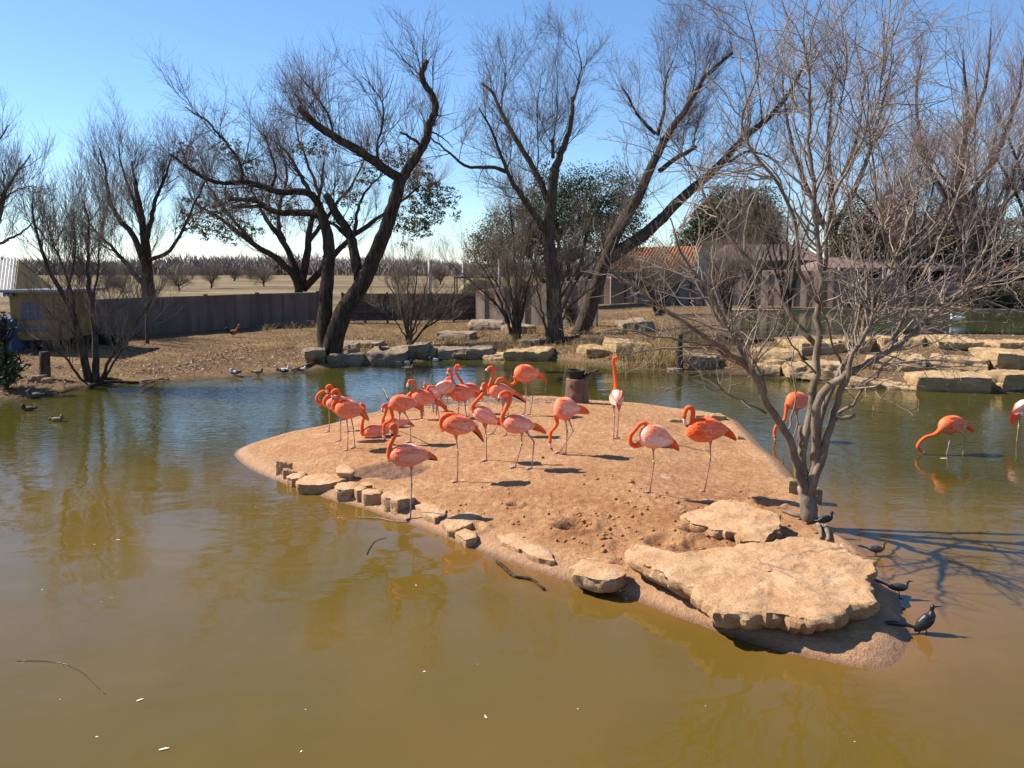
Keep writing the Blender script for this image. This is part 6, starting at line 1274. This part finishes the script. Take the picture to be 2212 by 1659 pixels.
# root fingers at the pale tree
for i, (pt, w, lb) in enumerate([([(1748, 1120), (1766, 1136), (1772, 1150), (1773, 1166)], 12, 'thick root running down beside the pale tree trunk'), ([(1755, 1122), (1780, 1140), (1788, 1158), (1789, 1170)], 14, 'second thicker root beside the first under the perched grackle'), ([(1738, 1122), (1716, 1116), (1690, 1106)], 12, 'dark root crossing the soil left of the pale tree')]):
    stick(lb, pt, 0, w, M['bark_smooth'], 'root', GI, 'root', .06)
block('dark rock behind the foot of the pale tree at the water', 1706, 1738, 1040, 1068, 1032, ST, 201, on=GI, rnd=.3); block('small dark rock at the waterline right of the pale tree foot', 1760, 1778, 1056, 1090, 1050, SG, 202, on=GI, rnd=.35)
# floating feathers
plain('feather', (.75, .7, .62), .7, .1)
def feather(u, v, ln, ang, label):
    p = G(u, v, .006); s = ppm(p); L = ln / s; q = np.linspace(0, 1, 7); d = np.array((math.cos(ang), math.sin(ang), 0)); nn = np.array((-d[1], d[0], 0)); ww = np.array([.01, .08, .12, .13, .11, .07, .01]) * L
    C_ = p + d * (q - .5)[:, None] * L + nn * (.08 * L * np.sin(q * np.pi))[:, None] + np.array((0, 0, 1)) * (.03 * L * (q - .5) ** 2 * 4)[:, None]; mb = MB(); V = np.concatenate([np.stack([c - nn * w_, c + nn * w_ + (0, 0, .01 * L)]) for c, w_ in zip(C_, ww)]); mb.add(V, [(2 * i, 2 * i + 1, 2 * i + 3, 2 * i + 2) for i in range(6)]); tag(mb.build('feather', M['feather'], None), label, 'feather')
feather(354, 1618, 22, .4, 'white feather floating near the bottom left of the pond'); feather(1050, 1548, 16, 1.9, 'curled white feather floating in the middle foreground of the pond'); feather(302, 1512, 16, .8, 'small pale feather floating left in the foreground, right of the glistening twig'); feather(2038, 990, 16, -.05, 'white feather on the water behind the wading flamingo on the right'); feather(255, 1166, 10, .2, 'tiny tan feather floating left of the rock row reflection')
# fallen leaves, grass and grit (nobody could count them)
def scatter_ground(n, fn, seed): return fn(np.random.default_rng(seed), n)
rg2 = np.random.default_rng(77); N = 42000
x = rg2.uniform(-22, 20, N); s_ = rg2.gamma(1.6, 3.2, N); yv = np.interp(x, SH[:, 0], SH[:, 1]) + .15 + s_
den = np.where(x < -3.5, .35 + .65 * (fbm2(x, yv, .6, 21, 3) > .05), np.where(x < 6.5, 1.0, .30)) * (yv < 44) * ~((x > P2X0 - .3) & (yv > P2Y0 - .5)); kp = rg2.uniform(size=N) < den; x, yv = x[kp], yv[kp]
V, Qd = leaf_quads(np.stack([x, yv, ground_z(x, yv) + .025], 1), .05, rg2, .55, .5); mb = MB(); mb.add(V, Qd); tag(mb.build('leaf_litter', M['litter'], None, False), kind='stuff')
def tufts(name, spots, mat, seed, h=(.15, .5), n=40, spread=.25, wd=.006):
    q = np.random.default_rng(seed); mb = MB(); P = []; Rr = []
    for (px_, py_, k) in spots:
        for i in range(int(n * k)):
            a_ = q.uniform(0, 2 * np.pi); rr = spread * q.uniform() ** .5; bx, by = px_ + rr * math.cos(a_), py_ + rr * math.sin(a_); bz = float(ground_z(bx, by)) - .02; hh = q.uniform(*h); ln = q.normal(size=2) * hh * .45
            P.append([(bx, by, bz), (bx + ln[0] * .25, by + ln[1] * .25, bz + hh * .55), (bx + ln[0] * .65, by + ln[1] * .65, bz + hh * .9), (bx + ln[0] * 1.2, by + ln[1] * 1.2, bz + hh * .95)]); Rr.append([wd, wd * .8, wd * .5, wd * .15])
    mb.tubes(np.array(P), np.array(Rr), 3); return tag(mb.build(name, mat, None), kind='stuff')
sp = [(*GT(u, v)[:2], k) for u, v, k in [(1400, 785, 2), (1420, 770, 2.2), (1440, 760, 2), (1385, 765, 1.4), (1460, 780, 1.4), (1430, 790, 1.4), (1410, 745, 1.2), (1450, 735, 1.2), (1490, 740, 1), (1520, 750, .8), (1350, 790, .8), (1480, 720, .8), (1560, 745, .6), (1370, 730, .6)]]
tufts('tall_dry_grass', sp, M['straw'], 5, (.25, .75), 55, .38, .007)
q = np.random.default_rng(6); sp = []
for i in range(260):
    u = q.uniform(560, 1350); v = q.uniform(705, 760); p_ = GT(u, v); sp.append((p_[0], p_[1], q.uniform(.2, 1.2)))
for i in range(60): p_ = GT(q.uniform(880, 1000), q.uniform(700, 745)); sp.append((p_[0], p_[1], q.uniform(.5, 1.6)))
for i in range(140): p_ = GT(q.uniform(1250, 1700), q.uniform(735, 795)); sp.append((p_[0], p_[1], q.uniform(.2, .8)))
tufts('dry_grass', sp, M['straw'], 7, (.08, .38), 18, .25, .005)
q = np.random.default_rng(8); sp = []
for i in range(260):
    u = q.uniform(0, 700); v = q.uniform(722, 828); p_ = GT(u, v)
    if shore_s(p_[0], p_[1]) > .4: sp.append((p_[0], p_[1], q.uniform(.3, 1)))
tufts('short_grass', sp, M['straw'], 9, (.03, .11), 26, .35, .004)
# grit and twigs on the island
q = np.random.default_rng(10); N = 2600; xs = q.uniform(IPs[:, 0].min(), IPs[:, 0].max(), N); ys = q.uniform(IPs[:, 1].min(), IPs[:, 1].max(), N); d = sdf(xs, ys); kp = d > .32; xs, ys, d = xs[kp], ys[kp], d[kp]; zz, _, _ = island_raw(xs, ys, d)
rad = .004 + .012 * q.uniform(size=len(xs)) ** 4; OC = np.array([(1, 0, 0), (0, 1, 0), (-1, 0, 0), (0, -1, 0), (0, 0, .7), (0, 0, -.7)], float)
V = (np.stack([xs, ys, zz + .002], 1)[:, None] + OC[None] * (rad[:, None, None] * q.uniform(.6, 1.3, (len(xs), 1, 3)))); V = V.reshape(-1, 3)
T3 = np.array([(0, 1, 4), (1, 2, 4), (2, 3, 4), (3, 0, 4), (1, 0, 5), (2, 1, 5), (3, 2, 5), (0, 3, 5)]); Qt = (np.arange(len(xs))[:, None, None] * 6 + T3[None]).reshape(-1, 3)
tag(link('soil_grit', npmesh('soil_grit', V, Qt, False), None, M['stone_warm']), kind='stuff')
N = 900; fx = G(1330, 1140, .2); xs = fx[0] + q.normal(size=N) * 1.35; ys = fx[1] + q.normal(size=N) * .9; d = sdf(xs, ys); kp = d > .4; xs, ys, d = xs[kp], ys[kp], d[kp]; zz, _, _ = island_raw(xs, ys, d)
rad = .006 + .036 * q.uniform(size=len(xs)) ** 4; V = (np.stack([xs, ys, zz + rad * .15], 1)[:, None] + OC[None] * (rad[:, None, None] * q.uniform(.6, 1.4, (len(xs), 1, 3)))).reshape(-1, 3); Qt = (np.arange(len(xs))[:, None, None] * 6 + T3[None]).reshape(-1, 3)
M['clod'] = mottled('clod', (.30, .14, .06), (.50, .265, .12), 12, .95, .02, 60); tag(link('soil_clods', npmesh('soil_clods', V, Qt, True), None, M['clod']), kind='stuff')
N = 1500; cx = G(960, 873, .1); xs = cx[0] + q.normal(size=N) * 1.3; ys = cx[1] + q.normal(size=N) * .5; d = sdf(xs, ys); kp = d > .12; xs, ys, d = xs[kp], ys[kp], d[kp]; zz, _, _ = island_raw(xs, ys, d); n = len(xs); an = q.uniform(0, np.pi, n); L = q.uniform(.02, .09, n)
dv = np.stack([np.cos(an), np.sin(an), q.normal(size=n) * .15], 1) * L[:, None]; c = np.stack([xs, ys, zz + .008], 1)
mb = MB(); mb.tubes(np.stack([c - dv, c + np.array((0, 0, .004)), c + dv], 1), np.stack([np.full(n, .004), np.full(n, .005), np.full(n, .003)], 1), 4); tag(mb.build('twig_debris', M['twig_pale']), kind='stuff')
# specks on the water
N = 90; xs = q.uniform(-8, 6, N); ys = q.uniform(4.2, 15, N); d = sdf(xs, ys); kp = d < -.1; xs, ys = xs[kp], ys[kp]; V, Qd = leaf_quads(np.stack([xs, ys, 0 * xs + .005], 1), .012, q, .97, .6); V[:, 2] = .003 + np.abs(V[:, 2] - .003) * .3; mb = MB(); mb.add(V, Qd); tag(mb.build('floating_specks', M['feather'], None, False), kind='stuff')
